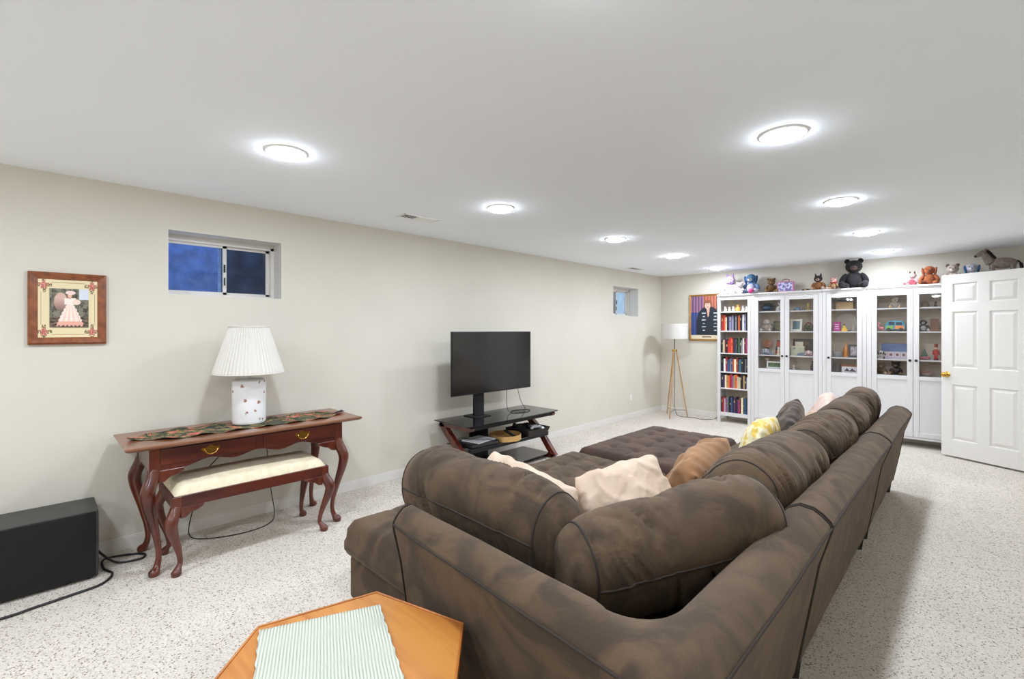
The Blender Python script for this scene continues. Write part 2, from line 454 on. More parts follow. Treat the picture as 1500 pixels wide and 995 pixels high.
PROF = [(.125, .085), (.085, .32), (.045, .54), (.004, .67), (0, .69), (.006, .705), (.03, .728), (.06, .746), (.105, .751), (.14, .733), (.165, .705), (.20, .66), (.235, .58), (.26, .45), (.27, .30), (.27, .085)]
def back_frame(parent, sections, caps=True):
    """sections: list of (outer point, inner point, dz) with inner at offset .27"""
    L0 = Vector(parent.location); rings = []
    for si, (po, pi, dz) in enumerate(sections):
        po = Vector((*po, 0)); pi = Vector((*pi, 0)); ring = []
        for o_, z in PROF:
            p = po + (pi - po) * (o_ / .27)
            zz = z + dz * (z / .7)
            k = noise.noise(Vector((p.x * 4, p.y * 4, zz * 4))) * .006
            ring.append((p.x - L0.x + k, p.y - L0.y + k, zz - L0.z))
        rings.append(ring)
    b = MB(); b.rings(rings)
    o = b.build('back_frame', M_SUEDE, parent, bevel=.0, smooth=True, ang=60)
    md = o.modifiers.new('bevel', 'BEVEL'); md.width = .012; md.segments = 3; md.limit_method = 'ANGLE'; md.angle_limit = R(55)
    seam = [Vector(r[4]) for r in rings]
    MB().tube(seam, .0045, 6).build('piping', M_PIPE, o, smooth=True, ang=80)
    for rg in (rings[0], rings[-1]):
        MB().tube([Vector(q) for q in rg[:11]], .004, 6).build('piping', M_PIPE, o, smooth=True, ang=80)
    return o
def seat(parent, x0, x1, y0, y1, z0, z1, seed, tufts=None, m=None, name='seat_cushion', N=40):
    m = m or M_SUEDE
    L0 = Vector(parent.location); hx, hy, hz = (x1 - x0) / 2, (y1 - y0) / 2, (z1 - z0) / 2
    c = Vector(((x0 + x1) / 2, (y0 + y1) / 2, (z0 + z1) / 2)) - L0
    bm = bmesh.new(); bmesh.ops.create_grid(bm, x_segments=N, y_segments=N, size=1)
    top = [v for v in bm.verts]
    rr = .05
    def tf(u, v):
        x = u * hx; y = v * hy
        # rounded edge
        dx = hx - abs(x); dy = hy - abs(y); d = min(dx, dy); z = hz
        if d < rr: z = hz - rr + math.sqrt(max(0, rr * rr - (rr - d) ** 2)) 
        z += .012 * (1 - u * u) * (1 - v * v) + .006 * noise.noise(Vector((x * 5, y * 5, seed)))
        if tufts and d > .02:
            nx, ny = tufts
            fx = (u + 1) / 2 * nx; fy = (v + 1) / 2 * ny
            ax = abs(fx - round(fx)) * (2 * hx / nx); ay = abs(fy - round(fy)) * (2 * hy / ny)
            okx = 0 < round(fx) < nx; oky = 0 < round(fy) < ny
            if okx: z -= .007 * math.exp(-(ax / .014) ** 2)
            if oky: z -= .007 * math.exp(-(ay / .014) ** 2)
            if okx and oky: z -= .018 * math.exp(-((ax * ax + ay * ay) / .045 ** 2))
        return Vector((x, y, z))
    for v in bm.verts: v.co = c + tf(v.co.x, v.co.y)
    edges = [e for e in bm.edges if e.is_boundary]
    prev = edges
    for dz, off in ((.35, .004), (.5, .012), (.8, .012), (1.0, 0)):
        ret = bmesh.ops.extrude_edge_only(bm, edges=prev)
        nv = [g for g in ret['geom'] if isinstance(g, bmesh.types.BMVert)]
        prev = [g for g in ret['geom'] if isinstance(g, bmesh.types.BMEdge)]
        for v in nv:
            q = v.co - c
            q.z = hz - rr - (2 * hz - rr) * dz
            q.x = (hx + off) * (1 if q.x > 0 else -1) if abs(abs(q.x) - hx) < .02 else q.x
            q.y = (hy + off) * (1 if q.y > 0 else -1) if abs(abs(q.y) - hy) < .02 else q.y
            v.co = c + q
    bmesh.ops.contextual_create(bm, geom=prev)
    bmesh.ops.recalc_face_normals(bm, faces=bm.faces)
    me = bpy.data.meshes.new(name); bm.to_mesh(me); bm.free(); me.materials.append(m)
    me.polygons.foreach_set('use_smooth', [True] * len(me.polygons)); me.set_sharp_from_angle(angle=R(70))
    o = bpy.data.objects.new(name, me); COL.objects.link(o); o.parent = parent
    return o
def foot(parent, x, y):
    L0 = parent.location
    MB().lathe([(.018, 0), (.028, .085)], 4, (x - L0.x, y - L0.y, 0)).build('leg', M_BLACK, parent)
G = 'sections of the brown sectional sofa'
# corner section with the near back
S1 = thing('sofa_section', 'brown microsuede corner sofa section, nearest, with low back on two sides', 'sofa', (-1.3, 1.5, 0), 0, G)
secs = []
A = (-1.55, .935); Bc = (-.36, .845)
dv = Vector((Bc[0] - A[0], Bc[1] - A[1])).normalized(); nv = Vector((-dv.y, dv.x))
ro, ri = .13, .24
oc = Vector((Bc[0], Bc[1]))
a0 = Vector(A)
# straight part of the near side
inner_corner = Vector((-.36 - .27, .845 + .27))
e_o = Vector((-.36 - ro, .845 + .008)); e_i = Vector((inner_corner.x - ri, .845 + .27 + .02))
for k in range(11):
    t = k / 10
    secs.append((tuple(a0.lerp(e_o, t)), tuple((a0 + nv * .19).lerp(e_i, t)), .0 + .0 * t))
for k in range(1, 10):
    t = k / 10; a = R(-90 + 90 * t)
    po = Vector((-.36 - ro, .845 + ro)) + Vector((math.cos(a), math.sin(a))) * ro
    pi = Vector((inner_corner.x - ri, inner_corner.y + ri)) + Vector((math.cos(a), math.sin(a))) * ri
    secs.append((tuple(po), tuple(pi), -.012 * math.sin(math.pi * t)))
for k in range(9):
    t = k / 8
    secs.append(((-.36, .845 + ro + (2.055 - .845 - ro) * t), (-.63, inner_corner.y + ri + (2.055 - inner_corner.y - ri) * t), 0))
back_frame(S1, secs)
L0 = S1.location
bb_ = MB(); bb_.box(-2.275 - L0.x, -.60 - L0.x, 1.12 - L0.y, 2.05 - L0.y, .05, .27); bb_.build('base', M_SUEDE, S1, bevel=.02, seg=3)
seat(S1, -2.285, -.60, 1.115, 2.06, .272, .452, 1, tufts=(7, 4), N=70)
for x, y in ((-2.2, 1.2), (-2.2, 1.98), (-.62, 1.98), (-.66, 1.2)): foot(S1, x, y)
back_cushion(S1, (-1.415, 1.29, .68), 0, R(24), .45, .165, .235, 3, roll=R(2))
back_cushion(S1, (-.745, 1.55, .675), R(66), R(34), .43, .165, .205, 5, roll=R(-6))
# middle and far sections
def straight_section(y0, y1, label, seed):
    s = thing('sofa_section', label, 'sofa', (-.9, (y0 + y1) / 2, 0), 0, G)
    n = 10; back_frame(s, [((-.36, y0 + (y1 - y0) * k / n), (-.63, y0 + (y1 - y0) * k / n), 0) for k in range(n + 1)])
    L0 = s.location
    MB().box(-1.44 - L0.x, -.60 - L0.x, y0 - L0.y + .005, y1 - L0.y - .005, .05, .27).build('base', M_SUEDE, s, bevel=.02, seg=3)
    ym = (y0 + y1) / 2
    seat(s, -1.45, -.60, y0 + .005, ym - .004, .272, .452, seed); seat(s, -1.45, -.60, ym + .004, y1 - .005, .272, .452, seed + 1)
    for x in (-1.38, -.485 - .03):
        for y in (y0 + .1, y1 - .1): foot(s, x, y)
    return s
S2 = straight_section(2.075, 3.84, 'brown microsuede middle sofa section with two plump back cushions', 11)
S3 = straight_section(3.855, 5.33, 'brown microsuede far end sofa section nearest the cabinets', 15)
back_cushion(S2, (-.70, 2.50, .69), R(88), R(34), .47, .175, .22, 8)
back_cushion(S2, (-.70, 3.43, .69), R(90), R(32), .43, .165, .225, 13)
back_cushion(S3, (-.70, 4.27, .69), R(90), R(28), .39, .165, .235, 21)
back_cushion(S3, (-.70, 4.95, .69), R(90), R(18), .36, .15, .25, 25)
# ottomans
def ottoman(x0, x1, y0, y1, label, tf, m, z=.45):
    t = thing('tufted_ottoman', label, 'ottoman', ((x0 + x1) / 2, (y0 + y1) / 2, 0), 0, None)
    seat(t, x0, x1, y0, y1, .25, z, 31, tufts=tf, m=m, name='cushion_top', N=64)
    L0 = t.location
    MB().box(x0 - L0.x + .01, x1 - L0.x - .01, y0 - L0.y + .01, y1 - L0.y - .01, .05, .26).build('base', m, t, bevel=.02, seg=3)
    for x in (x0 + .08, x1 - .08):
        for y in (y0 + .08, y1 - .08): foot(t, x, y)
    return t
ottoman(-2.31, -1.49, 2.09, 3.05, 'brown tufted ottoman fitted against the sofa seat', (4, 5), M_SUEDE)
ottoman(-2.33, -1.50, 3.17, 4.42, 'larger dark brown tufted ottoman standing behind the first', (4, 6), M_SUEDE_D)

# throw pillows
def pillow(label, loc, rot, W_, H_, T_, m, seed, wr=.014, name='throw_pillow'):
    bm = bmesh.new(); N = 44
    bmesh.ops.create_grid(bm, x_segments=N, y_segments=N, size=1)
    def pos(u, v, sgn):
        e = (1 - abs(u) ** 2.6) * (1 - abs(v) ** 2.6)
        t = T_ * max(0, e) ** .55
        kk = 1 / (1 + .11 * (abs(u) * abs(v)) ** 2.5)
        x = W_ * u * kk * (1 - .03 * (1 - v * v) * abs(u) ** 2); y = H_ * v * kk * (1 - .03 * (1 - u * u) * abs(v) ** 2)
        ed = .012 * noise.noise(Vector((u * 5, v * 5, seed * 2.2))); x += ed; y += ed
        q = Vector((x, y, 0))
        n1 = noise.noise(Vector((x * 6, y * 6, seed * 3.7 + sgn)))
        rg = 1 - 2 * abs(noise.noise(Vector((x * 9 + y * 5, y * 4 - x * 3, seed * 1.9 + sgn * 2))))
        rf = 1 - 2 * abs(noise.noise(Vector((x * 16 - y * 9, y * 8 + x * 4, seed * 4.1 + sgn))))
        d = wr * (n1 * 1.5 + max(0, rg) ** 3 * 1.1 + .5 * max(0, rf) ** 3) * min(1, e * 3)
        bend = .05 * (y / H_) ** 2 * H_ * 2 + .04 * noise.noise(Vector((x * 2.5, y * 2.5, seed)))
        return Vector((x, y, sgn * (t + d) + bend))
    for v in bm.verts: v.co = v.co
    gv = {}
    for v in bm.verts: gv[v] = (v.co.x, v.co.y)
    ret = bmesh.ops.duplicate(bm, geom=bm.verts[:] + bm.edges[:] + bm.faces[:])
    mp_ = ret['vert_map']
    orig = list(gv.keys())
    dup = [(mp_[v], gv[v]) for v in orig]
    for v, (a, c) in dup: v.co = pos(a, c, -1)
    for v in orig: v.co = pos(*gv[v], 1)
    bmesh.ops.reverse_faces(bm, faces=[f for f in ret['geom'] if isinstance(f, bmesh.types.BMFace)])
    bmesh.ops.remove_doubles(bm, verts=bm.verts[:], dist=.0012)
    me = bpy.data.meshes.new(name); bm.to_mesh(me); bm.free(); me.materials.append(m)
    me.polygons.foreach_set('use_smooth', [True] * len(me.polygons))
    o = bpy.data.objects.new(name, me); COL.objects.link(o); o.location = loc; o.rotation_euler = rot
    md = o.modifiers.new('sub', 'SUBSURF'); md.levels = 1; md.render_levels = 1
    tag(o, label, 'pillow', 'throw pillows on the sofa')
    return o
M_CREAM = mat('cream_velour', C(188, 164, 142), .9, col2=C(208, 188, 168), scale=5, detail=6, dist=.8, bump=.1, bscale=120, sheen=.4)
M_PINKC = mat('blush_velour', C(186, 160, 148), .9, col2=C(206, 184, 172), scale=5, bump=.1, bscale=120, sheen=.4)
M_TAN = mat('caramel_suede', C(112, 76, 45), .85, col2=C(142, 102, 64), scale=5, detail=6, dist=.8, bump=.12, bscale=120, sheen=.4)
M_DKP = mat('espresso_velour', C(46, 38, 34), .85, col2=C(66, 56, 50), scale=5, bump=.1, bscale=120, sheen=.3)
M_YEL = mat('yellow_leaf_print', C(218, 208, 172), .85, col2=C(206, 174, 76), scale=16, detail=2, lo=.45, hi=.56, dist=1.2, bump=.05)
E2 = lambda a, b_, c_: (R(a), R(b_), R(c_))
pillow('cream velour throw pillow leaning on the near left back cushion', (-1.47, 1.54, .63), E2(66, 8, 0), .29, .18, .08, M_CREAM, 1)
pillow('crumpled cream throw pillow standing in the sofa corner', (-1.06, 1.80, .66), E2(60, -16, 48), .21, .19, .095, M_CREAM, 2)
pillow('caramel brown throw pillow slumped on the middle section', (-1.0, 2.38, .64), E2(58, 10, -84), .29, .20, .11, M_TAN, 3)
pillow('yellow and white printed throw pillow behind the caramel one', (-.95, 3.12, .67), E2(62, 0, -82), .30, .22, .08, M_YEL, 4)
pillow('espresso dark throw pillow with a pointed corner', (-.95, 3.80, .66), E2(66, 20, -84), .23, .23, .08, M_DKP, 5)
pillow('small beige throw pillow beyond the dark one', (-.95, 4.42, .60), E2(60, 0, -86), .22, .17, .08, mat('beige_velour', C(178, 152, 126), .9, var=.12, scale=9, sheen=.3), 6)
pillow('blush pink throw pillow at the far end of the sofa', (-.95, 5.0, .62), E2(62, 12, -84), .28, .2, .09, M_PINKC, 7)

# ================================================================= SIDE TABLE (hexagon)
t = thing('side_table', 'honey oak hexagonal end table at the bottom edge beside the sofa', 'table', (-1.209, .572, 0), R(0))
ZT = .515; SR = .366
aa = [R(16 + 60 * k) for k in range(6)]
hexp = lambda r: [(r * math.cos(a), r * math.sin(a)) for a in aa]
b = MB(); b.prism(hexp(SR - .006), ZT - .022, ZT - .003, 'z'); b.build('tabletop', M_HONEY, t, bevel=.004)
top = b
b = MB()
b.rings([[(*p, ZT - .028) for p in hexp(SR)], [(*p, ZT) for p in hexp(SR)], [(*p, ZT) for p in hexp(SR - .008)], [(*p, ZT - .028) for p in hexp(SR - .008)]], closed=True)
b.build('edge_band', M_HONEYD, t, bevel=.002)
hx_ = hexp(SR - .03)
for k in range(6):
    p, q = Vector((*hx_[k], 0)), Vector((*hx_[(k + 1) % 6], 0)); d = (q - p).normalized(); n_ = Vector((d.y, -d.x, 0))
    b = MB(); b.X = Matrix(((d.x, -n_.x, 0, p.x), (d.y, -n_.y, 0, p.y), (0, 0, 1, 0), (0, 0, 0, 1)))
    L_ = (q - p).length
    b.box(.004, L_ - .004, 0, .018, .03, ZT - .03); b.build('side_panel', M_HONEYD, t, bevel=.002)
    b = MB(); b.X = Matrix(((d.x, -n_.x, 0, p.x), (d.y, -n_.y, 0, p.y), (0, 0, 1, 0), (0, 0, 0, 1)))
    b.box(.05, L_ - .05, -.006, 0, .09, ZT - .09); b.build('raised_panel', M_HONEY, t, bevel=.005)
b = MB(); b.prism(hexp(SR - .02), 0, .03, 'z'); b.build('plinth', M_HONEYD, t, bevel=.003)
# ribbed place mat
def matmat():
    m = bpy.data.materials.new('ribbed_mat_cotton'); m.use_nodes = True; nt = m.node_tree; bs = nt.nodes['Principled BSDF']
    bs.inputs['Roughness'].default_value = .95
    tc = nt.nodes.new('ShaderNodeTexCoord'); wv = nt.nodes.new('ShaderNodeTexWave'); wv.inputs['Scale'].default_value = 36; wv.inputs['Distortion'].default_value = .3
    wv.bands_direction = 'X'
    nt.links.new(tc.outputs['Object'], wv.inputs['Vector'])
    r = nt.nodes.new('ShaderNodeValToRGB'); r.color_ramp.elements[0].color = C(158, 163, 148); r.color_ramp.elements[1].color = C(192, 196, 182)
    r.color_ramp.elements[0].position = .1; r.color_ramp.elements[1].position = .55
    nt.links.new(wv.outputs['Fac'], r.inputs[0]); nt.links.new(r.outputs[0], bs.inputs['Base Color'])
    return m
cs = [Vector((-1.527, .465)), Vector((-1.387, .788)), Vector((-1.387 + .44, .788 - .160)), Vector((-1.527 + .44, .465 - .160))]
cm = (cs[0] + cs[2]) / 2; ux = (cs[1] - cs[0]); uy = (cs[2] - cs[1]); ang = math.atan2(ux.y, ux.x)
nx, ny = 240, 24; vs = []; Wm = ux.length; sk = uy.dot(ux.normalized()); Hm = uy.cross(ux) / Wm
for j in range(ny + 1):
    for i in range(nx + 1):
        u, v = i / nx - .5, j / ny - .5
        e = .0022 * math.sin(i * .9) * (abs(v) > .49); e2 = .0025 * math.sin(j * 2.2) * (abs(u) > .49)
        vs.append((u * Wm + v * sk + e2, -v * Hm + e, .0035 + .0011 * math.sin(u * Wm * 2 * math.pi / .0087)))
o_ = MB(); o_._add(vs, [(j * (nx + 1) + i, j * (nx + 1) + i + 1, (j + 1) * (nx + 1) + i + 1, (j + 1) * (nx + 1) + i) for j in range(ny) for i in range(nx)])
pm = o_.build('place_mat', matmat(), smooth=True, ang=80)
md = pm.modifiers.new('solid', 'SOLIDIFY'); md.thickness = .003; md.offset = -1
tag(pm, 'pale green ribbed cotton place mat lying on the hexagonal end table', 'place mat', loc=(cm.x, cm.y, ZT + .0005)); pm.rotation_euler = (0, 0, ang)

# ================================================================= CONSOLE TABLE + BENCH
def cabriole(parent, x, y, dx, dy, zt, s, m, name='leg'):
    """x,y: corner of the apron; dx,dy = outward diagonal"""
    P = [(0, zt), (.012, zt * .92), (.036, zt * .80), (.030, zt * .68), (.004, zt * .50), (-.022, zt * .30), (-.030, zt * .16), (-.018, .042), (-.002, .016), (.0, .0)]
    rr = [.030, .034, .036, .032, .024, .0165, .0145, .018, .030, .024]
    pts = [Vector((x + dx * a * s, y + dy * a * s, z)) for a, z in P]
    sp = spline(pts, 4)
    rs = []
    for i in range(len(rr) - 1):
        for k in range(4): rs.append((rr[i] * (1 - k / 4) + rr[i + 1] * k / 4) * s)
    rs.append(rr[-1] * s)
    for q in sp: q.z = max(q.z, 0)
    b = MB(); b.tube(sp, rs, 12)
    o = b.build(name, m, parent, smooth=True, ang=60)
    return o
def knee(parent, x, y, ax, sg, z, s, m):
    """scrolled shoulder bracket beside a leg; ax = 'x' or 'y'"""
    poly = [(0, z), (0, z - .075 * s), (.03 * s, z - .07 * s), (.06 * s, z - .045 * s), (.09 * s, z - .038 * s), (.125 * s, z - .02 * s), (.135 * s, z)]
    b = MB()
    if ax == 'y': b.prism([(y + sg * a, c_) for a, c_ in poly], x - .016, x + .016, 'x')
    else: b.prism([(x + sg * a, c_) for a, c_ in poly], y - .016, y + .016, 'y')
    return b.build('knee_bracket', m, parent, bevel=.006, seg=3)
CT = thing('console_table', 'long cherry wood console table with cabriole legs and two drawers', 'table', (-3.59, 1.03, 0))
x0, x1, y0, y1 = -.235, .245, -.585, .555
prof = [(-.30, -.70), (-.27, -.70)]
b = MB()
X0, X1, Y0, Y1 = -.265, .29, -.70, .70
def rect(e, z): return [(X0 + e, Y0 + e, z), (X1 - e, Y0 + e, z), (X1 - e, Y1 - e, z), (X0 + e, Y1 - e, z)]
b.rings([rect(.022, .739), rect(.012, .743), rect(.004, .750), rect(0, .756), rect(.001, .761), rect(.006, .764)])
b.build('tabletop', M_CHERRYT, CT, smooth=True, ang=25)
def scallop(a, c_, z1, zlo, zhi, n=48):
    pts = [(a, z1), (c_, z1)]
    out = []
    for k in range(n + 1):
        t = k / n; q = abs(2 * t - 1)
        z = zlo + (zhi - zlo) * (.35 * (1 - q ** 3)) + .014 * math.cos(q * 13.0) * (1 - q ** 6)
        if q > .82: z = zlo
        out.append((c_ + (a - c_) * t, z))
    return pts + out
ap = MB(); ap.prism(scallop(y0, y1, .739, .605, .665), x1 - .02, x1, 'x')
ap.prism(scallop(y0, y1, .739, .605, .665), x0, x0 + .02, 'x')
ap.box(x0, x1, y0, y0 + .02, .605, .739); ap.box(x0, x1, y1 - .02, y1, .605, .739)
ap.build('apron', M_CHERRY, CT, bevel=.002)
for k, (ya, yb) in enumerate(((-.535, -.035), (.02, .515))):
    d = bx('drawer', M_CHERRY, CT, x1 - .002, x1 + .008, ya, yb, .640, .728, bevel=.003)
    ym = (ya + yb) / 2
    poly = [(-.052, .003), (-.045, .018), (-.03, .012), (-.014, .02), (0, .03), (.014, .02), (.03, .012), (.045, .018), (.052, .003), (.04, -.008), (.02, -.012), (0, -.024), (-.02, -.012), (-.04, -.008)]
    MB().prism([(ym + p[0], .690 + p[1]) for p in poly], x1 + .008, x1 + .0105, 'x').build('handle_plate', M_BRASS, d)
    MB().tube(spline([(x1 + .012, ym - .034, .694), (x1 + .024, ym - .034, .690), (x1 + .026, ym - .022, .672), (x1 + .026, ym, .665), (x1 + .026, ym + .022, .672), (x1 + .024, ym + .034, .690), (x1 + .012, ym + .034, .694)], 5), .0032, 8).build('handle', M_BRASS, d, smooth=True)
for sx, xx in ((1, x1 - .02), (-1, x0 + .022)):
    for sy, yy in ((-1, y0 + .022), (1, y1 - .022)):
        bx('leg_post', M_CHERRYV, CT, xx - .026, xx + .026, yy - .026, yy + .026, .600, .738, bevel=.003)
        cabriole(CT, xx, yy, sx * .9, sy * .9, .615, 1, M_CHERRYV)
        if sx > 0: knee(CT, xx + .006, yy - sy * .018, 'y', -sy, .608, 1, M_CHERRYV)
        knee(CT, xx - sx * .018, yy + sy * .006, 'x', -sx, .608, .8, M_CHERRYV)
# bench
BN = thing('bench', 'cherry bench with cream upholstered seat pushed under the console table', 'bench', (-3.465, 1.0, 0))
x0, x1, y0, y1 = -.205, .215, -.465, .445
b = MB(); b.box(x1 - .022, x1, y0, y1, .395, .462); b.box(x0, x0 + .022, y0, y1, .395, .462); b.box(x0, x1, y0, y0 + .022, .395, .462); b.box(x0, x1, y1 - .022, y1, .395, .462)
b.build('seat_rail', M_CHERRY, BN, bevel=.003)
M_CREAMF = mat('cream_damask', C(216, 203, 172), .85, col2=C(226, 214, 186), scale=22, detail=3, lo=.42, hi=.58, bump=.08, bscale=150, sheen=.3)
seat(BN, x0 - 3.465 + .014, x1 - 3.465 - .014, y0 + 1.0 + .014, y1 + 1.0 - .014, .43, .512, 55, m=M_CREAMF, name='seat_cushion', N=30)
for sx, xx in ((1, x1 - .02), (-1, x0 + .022)):
    for sy, yy in ((-1, y0 + .022), (1, y1 - .022)):
        bx('leg_post', M_CHERRYV, BN, xx - .0225, xx + .0225, yy - .0225, yy + .0225, .392, .4605, bevel=.003)
        cabriole(BN, xx, yy, sx * .85, sy * .85, .400, .92, M_CHERRYV)
        if sx > 0: knee(BN, xx + .004, yy - sy * .018, 'y', -sy, .397, .9, M_CHERRYV)
# runner with floral print
def floral():
    m = bpy.data.materials.new('floral_tapestry'); m.use_nodes = True; nt = m.node_tree; bs = nt.nodes['Principled BSDF']; bs.inputs['Roughness'].default_value = .95
    L = nt.links.new
    tc = nt.nodes.new('ShaderNodeTexCoord'); n = nt.nodes.new('ShaderNodeTexNoise'); n.inputs['Scale'].default_value = 9; n.inputs['Detail'].default_value = 3; n.inputs['Distortion'].default_value = 1.6
    L(tc.outputs['Object'], n.inputs['Vector'])
    r = nt.nodes.new('ShaderNodeValToRGB'); r.color_ramp.interpolation = 'CONSTANT'; e = r.color_ramp.elements
    e[0].position = 0; e[0].color = C(34, 30, 38); e[1].position = .40; e[1].color = C(66, 74, 44)
    for p, c in ((.46, C(44, 38, 40)), (.50, C(140, 128, 74)), (.545, C(60, 62, 52)), (.58, C(184, 92, 76)), (.63, C(214, 128, 104)), (.68, C(168, 62, 54))):
        x = e.new(p); x.color = c
    L(n.outputs['Fac'], r.inputs[0]); L(r.outputs[0], bs.inputs['Base Color'])
    return m
b = MB(); nx, ny = 90, 14; vs = []
for i in range(nx + 1):
    t = i / nx; Lh = .67
    yy = -Lh + 2 * Lh * t
    d = min(t, 1 - t) * 2 * Lh
    hw = .155 * min(1, .12 + d / .22) + .006 * math.sin(t * 40)
    for j in range(ny + 1):
        v = -1 + 2 * j / ny; xx = v * hw
        z = .0015 + .006 * max(0, abs(v) - .7) / .3 * (1 + math.sin(t * 46 + v * 2)) + (.012 * max(0, 1 - d / .05))
        vs.append((xx, yy, z))
b._add(vs, [(i * (ny + 1) + j, i * (ny + 1) + j + 1, (i + 1) * (ny + 1) + j + 1, (i + 1) * (ny + 1) + j) for i in range(nx) for j in range(ny)])
rn = b.build('table_runner', floral(), smooth=True, ang=80)
md = rn.modifiers.new('solid', 'SOLIDIFY'); md.thickness = .002; md.offset = 1
tag(rn, 'dark floral tapestry runner with pointed ends on the console table', 'table runner', loc=(-3.575, 1.04, .7645))
# table lamp
TL = thing('table_lamp', 'white ceramic table lamp with pleated shade on the console table', 'lamp', (-3.64, 1.045, .768))
def lampmat():
    m = bpy.data.materials.new('flowered_ceramic'); m.use_nodes = True; nt = m.node_tree; bs = nt.nodes['Principled BSDF']; bs.inputs['Roughness'].default_value = .25
    L = nt.links.new
    tc = nt.nodes.new('ShaderNodeTexCoord'); vo = nt.nodes.new('ShaderNodeTexVoronoi'); vo.inputs['Scale'].default_value = 15; vo.inputs['Randomness'].default_value = .55
    L(tc.outputs['Object'], vo.inputs['Vector'])
    n = nt.nodes.new('ShaderNodeTexNoise'); n.inputs['Scale'].default_value = 110; L(tc.outputs['Object'], n.inputs['Vector'])
    ad = nt.nodes.new('ShaderNodeMath'); ad.operation = 'MULTIPLY_ADD'; ad.inputs[1].default_value = .35; L(n.outputs['Fac'], ad.inputs[0]); L(vo.outputs['Distance'], ad.inputs[2])
    r = nt.nodes.new('ShaderNodeValToRGB'); e = r.color_ramp.elements
    e[0].position = .30; e[0].color = C(176, 112, 104); e[1].position = .37; e[1].color = C(232, 232, 232)
    x = e.new(.34); x.color = C(140, 130, 104)
    L(ad.outputs[0], r.inputs[0]); L(r.outputs[0], bs.inputs['Base Color'])
    return m
MB().lathe([(.06, 0), (.098, 0), (.104, .006), (.106, .02), (.106, .292), (.103, .304), (.09, .312), (.03, .316), (.012, .32), (.012, .36), (.02, .362), (.02, .40), (.01, .405)], 40).build('base', lampmat(), TL, smooth=True, ang=50)
M_SHADE = mat('pleated_white_fabric', C(204, 200, 192), .9)
nt = M_SHADE.node_tree; M_SHADE.node_tree.nodes['Principled BSDF'].inputs['Transmission Weight'].default_value = 0
def pleated(r0, r1, z0, z1, n=56, amp=.0035):
    rings = []
    for r, z in ((r0, z0), (r0 * .995, z0 + .012), (r1, z1)):
        rings.append([((r + (amp if a % 2 else -amp)) * math.cos(math.pi * a / n), (r + (amp if a % 2 else -amp)) * math.sin(math.pi * a / n), z) for a in range(2 * n)])
    return rings
b = MB(); rg = pleated(.222, .122, .352, .680); inn = [[(x * .985, y * .985, z) for x, y, z in r] for r in rg][::-1]
b.rings(rg + inn, closed=True); sh = b.build('lamp_shade', M_SHADE, TL)
for r_, z_ in ((.2235, .353), (.1235, .679)):
    MB().tube([(r_ * math.cos(2 * math.pi * a / 48), r_ * math.sin(2 * math.pi * a / 48), z_) for a in range(48)], .004, 6, closed=True).build('shade_trim', M_SHADE, sh, smooth=True)
b = MB(); b.cyl((0, 0, .40), (0, 0, .67), .003, 6)
for a in range(3): b.cyl((0, 0, .67), (.12 * math.cos(a * 2.094), .12 * math.sin(a * 2.094), .676), .0015, 5)
b.build('shade_spider', M_BRASS, TL)
cord = MB().tube(spline([(-3.83, 1.1, .70), (-3.84, .80, .40), (-3.86, .76, .20), (-3.80, .72, .03), (-3.70, .80, .006), (-3.62, 1.0, .006), (-3.66, 1.18, .006), (-3.78, 1.26, .03), (-3.86, 1.26, .20), (-3.87, 1.24, .45), (-3.85, 1.22, .70)], 8), .0035, 6).build('lamp_cord', M_CORD, smooth=True)
tag(cord, 'thin black cord looping to the carpet beneath the console table', 'cord')

# ================================================================= BLACK SPEAKER BOX
SB = thing('subwoofer', 'black box subwoofer on the carpet at the left edge', 'speaker', (-3.715, -.02, 0))
bx('cabinet', mat('black_vinyl', C(58, 58, 54), .5, var=.08, scale=30, bump=.1, bscale=200), SB, -.155, .140, -.27, .262, .012, .392, bevel=.006)
bx('front_grille', mat('black_grille_cloth', C(20, 20, 20), .95, bump=.3, bscale=400), SB, .138, .152, -.262, .250, .02, .384, bevel=.006, seg=3)
bx('amplifier_panel', M_BLACKM, SB, -.09, .09, .262, .266, .06, .36, bevel=.002)
for x in (-.11, .10):
    for y in (-.22, .22): MB().lathe([(.02, 0), (.018, .014)], 12, (x, y, 0)).build('foot', M_BLACK, SB)
pc = MB().tube(spline([(-3.74, .245, .10), (-3.70, .33, .012), (-3.66, .44, .008), (-3.72, .47, .008), (-3.78, .40, .008), (-3.75, .28, .03), (-3.66, .27, .01), (-3.55, .30, .008), (-3.45, .245, .008), (-3.42, .12, .008), (-3.40, -.02, .008), (-3.385, -.12, .008), (-3.40, -.4, .008)], 8), .0065, 8).build('power_cable', M_CORD, smooth=True)
tag(pc, 'thick black power cable curling over the carpet beside the subwoofer', 'cable')

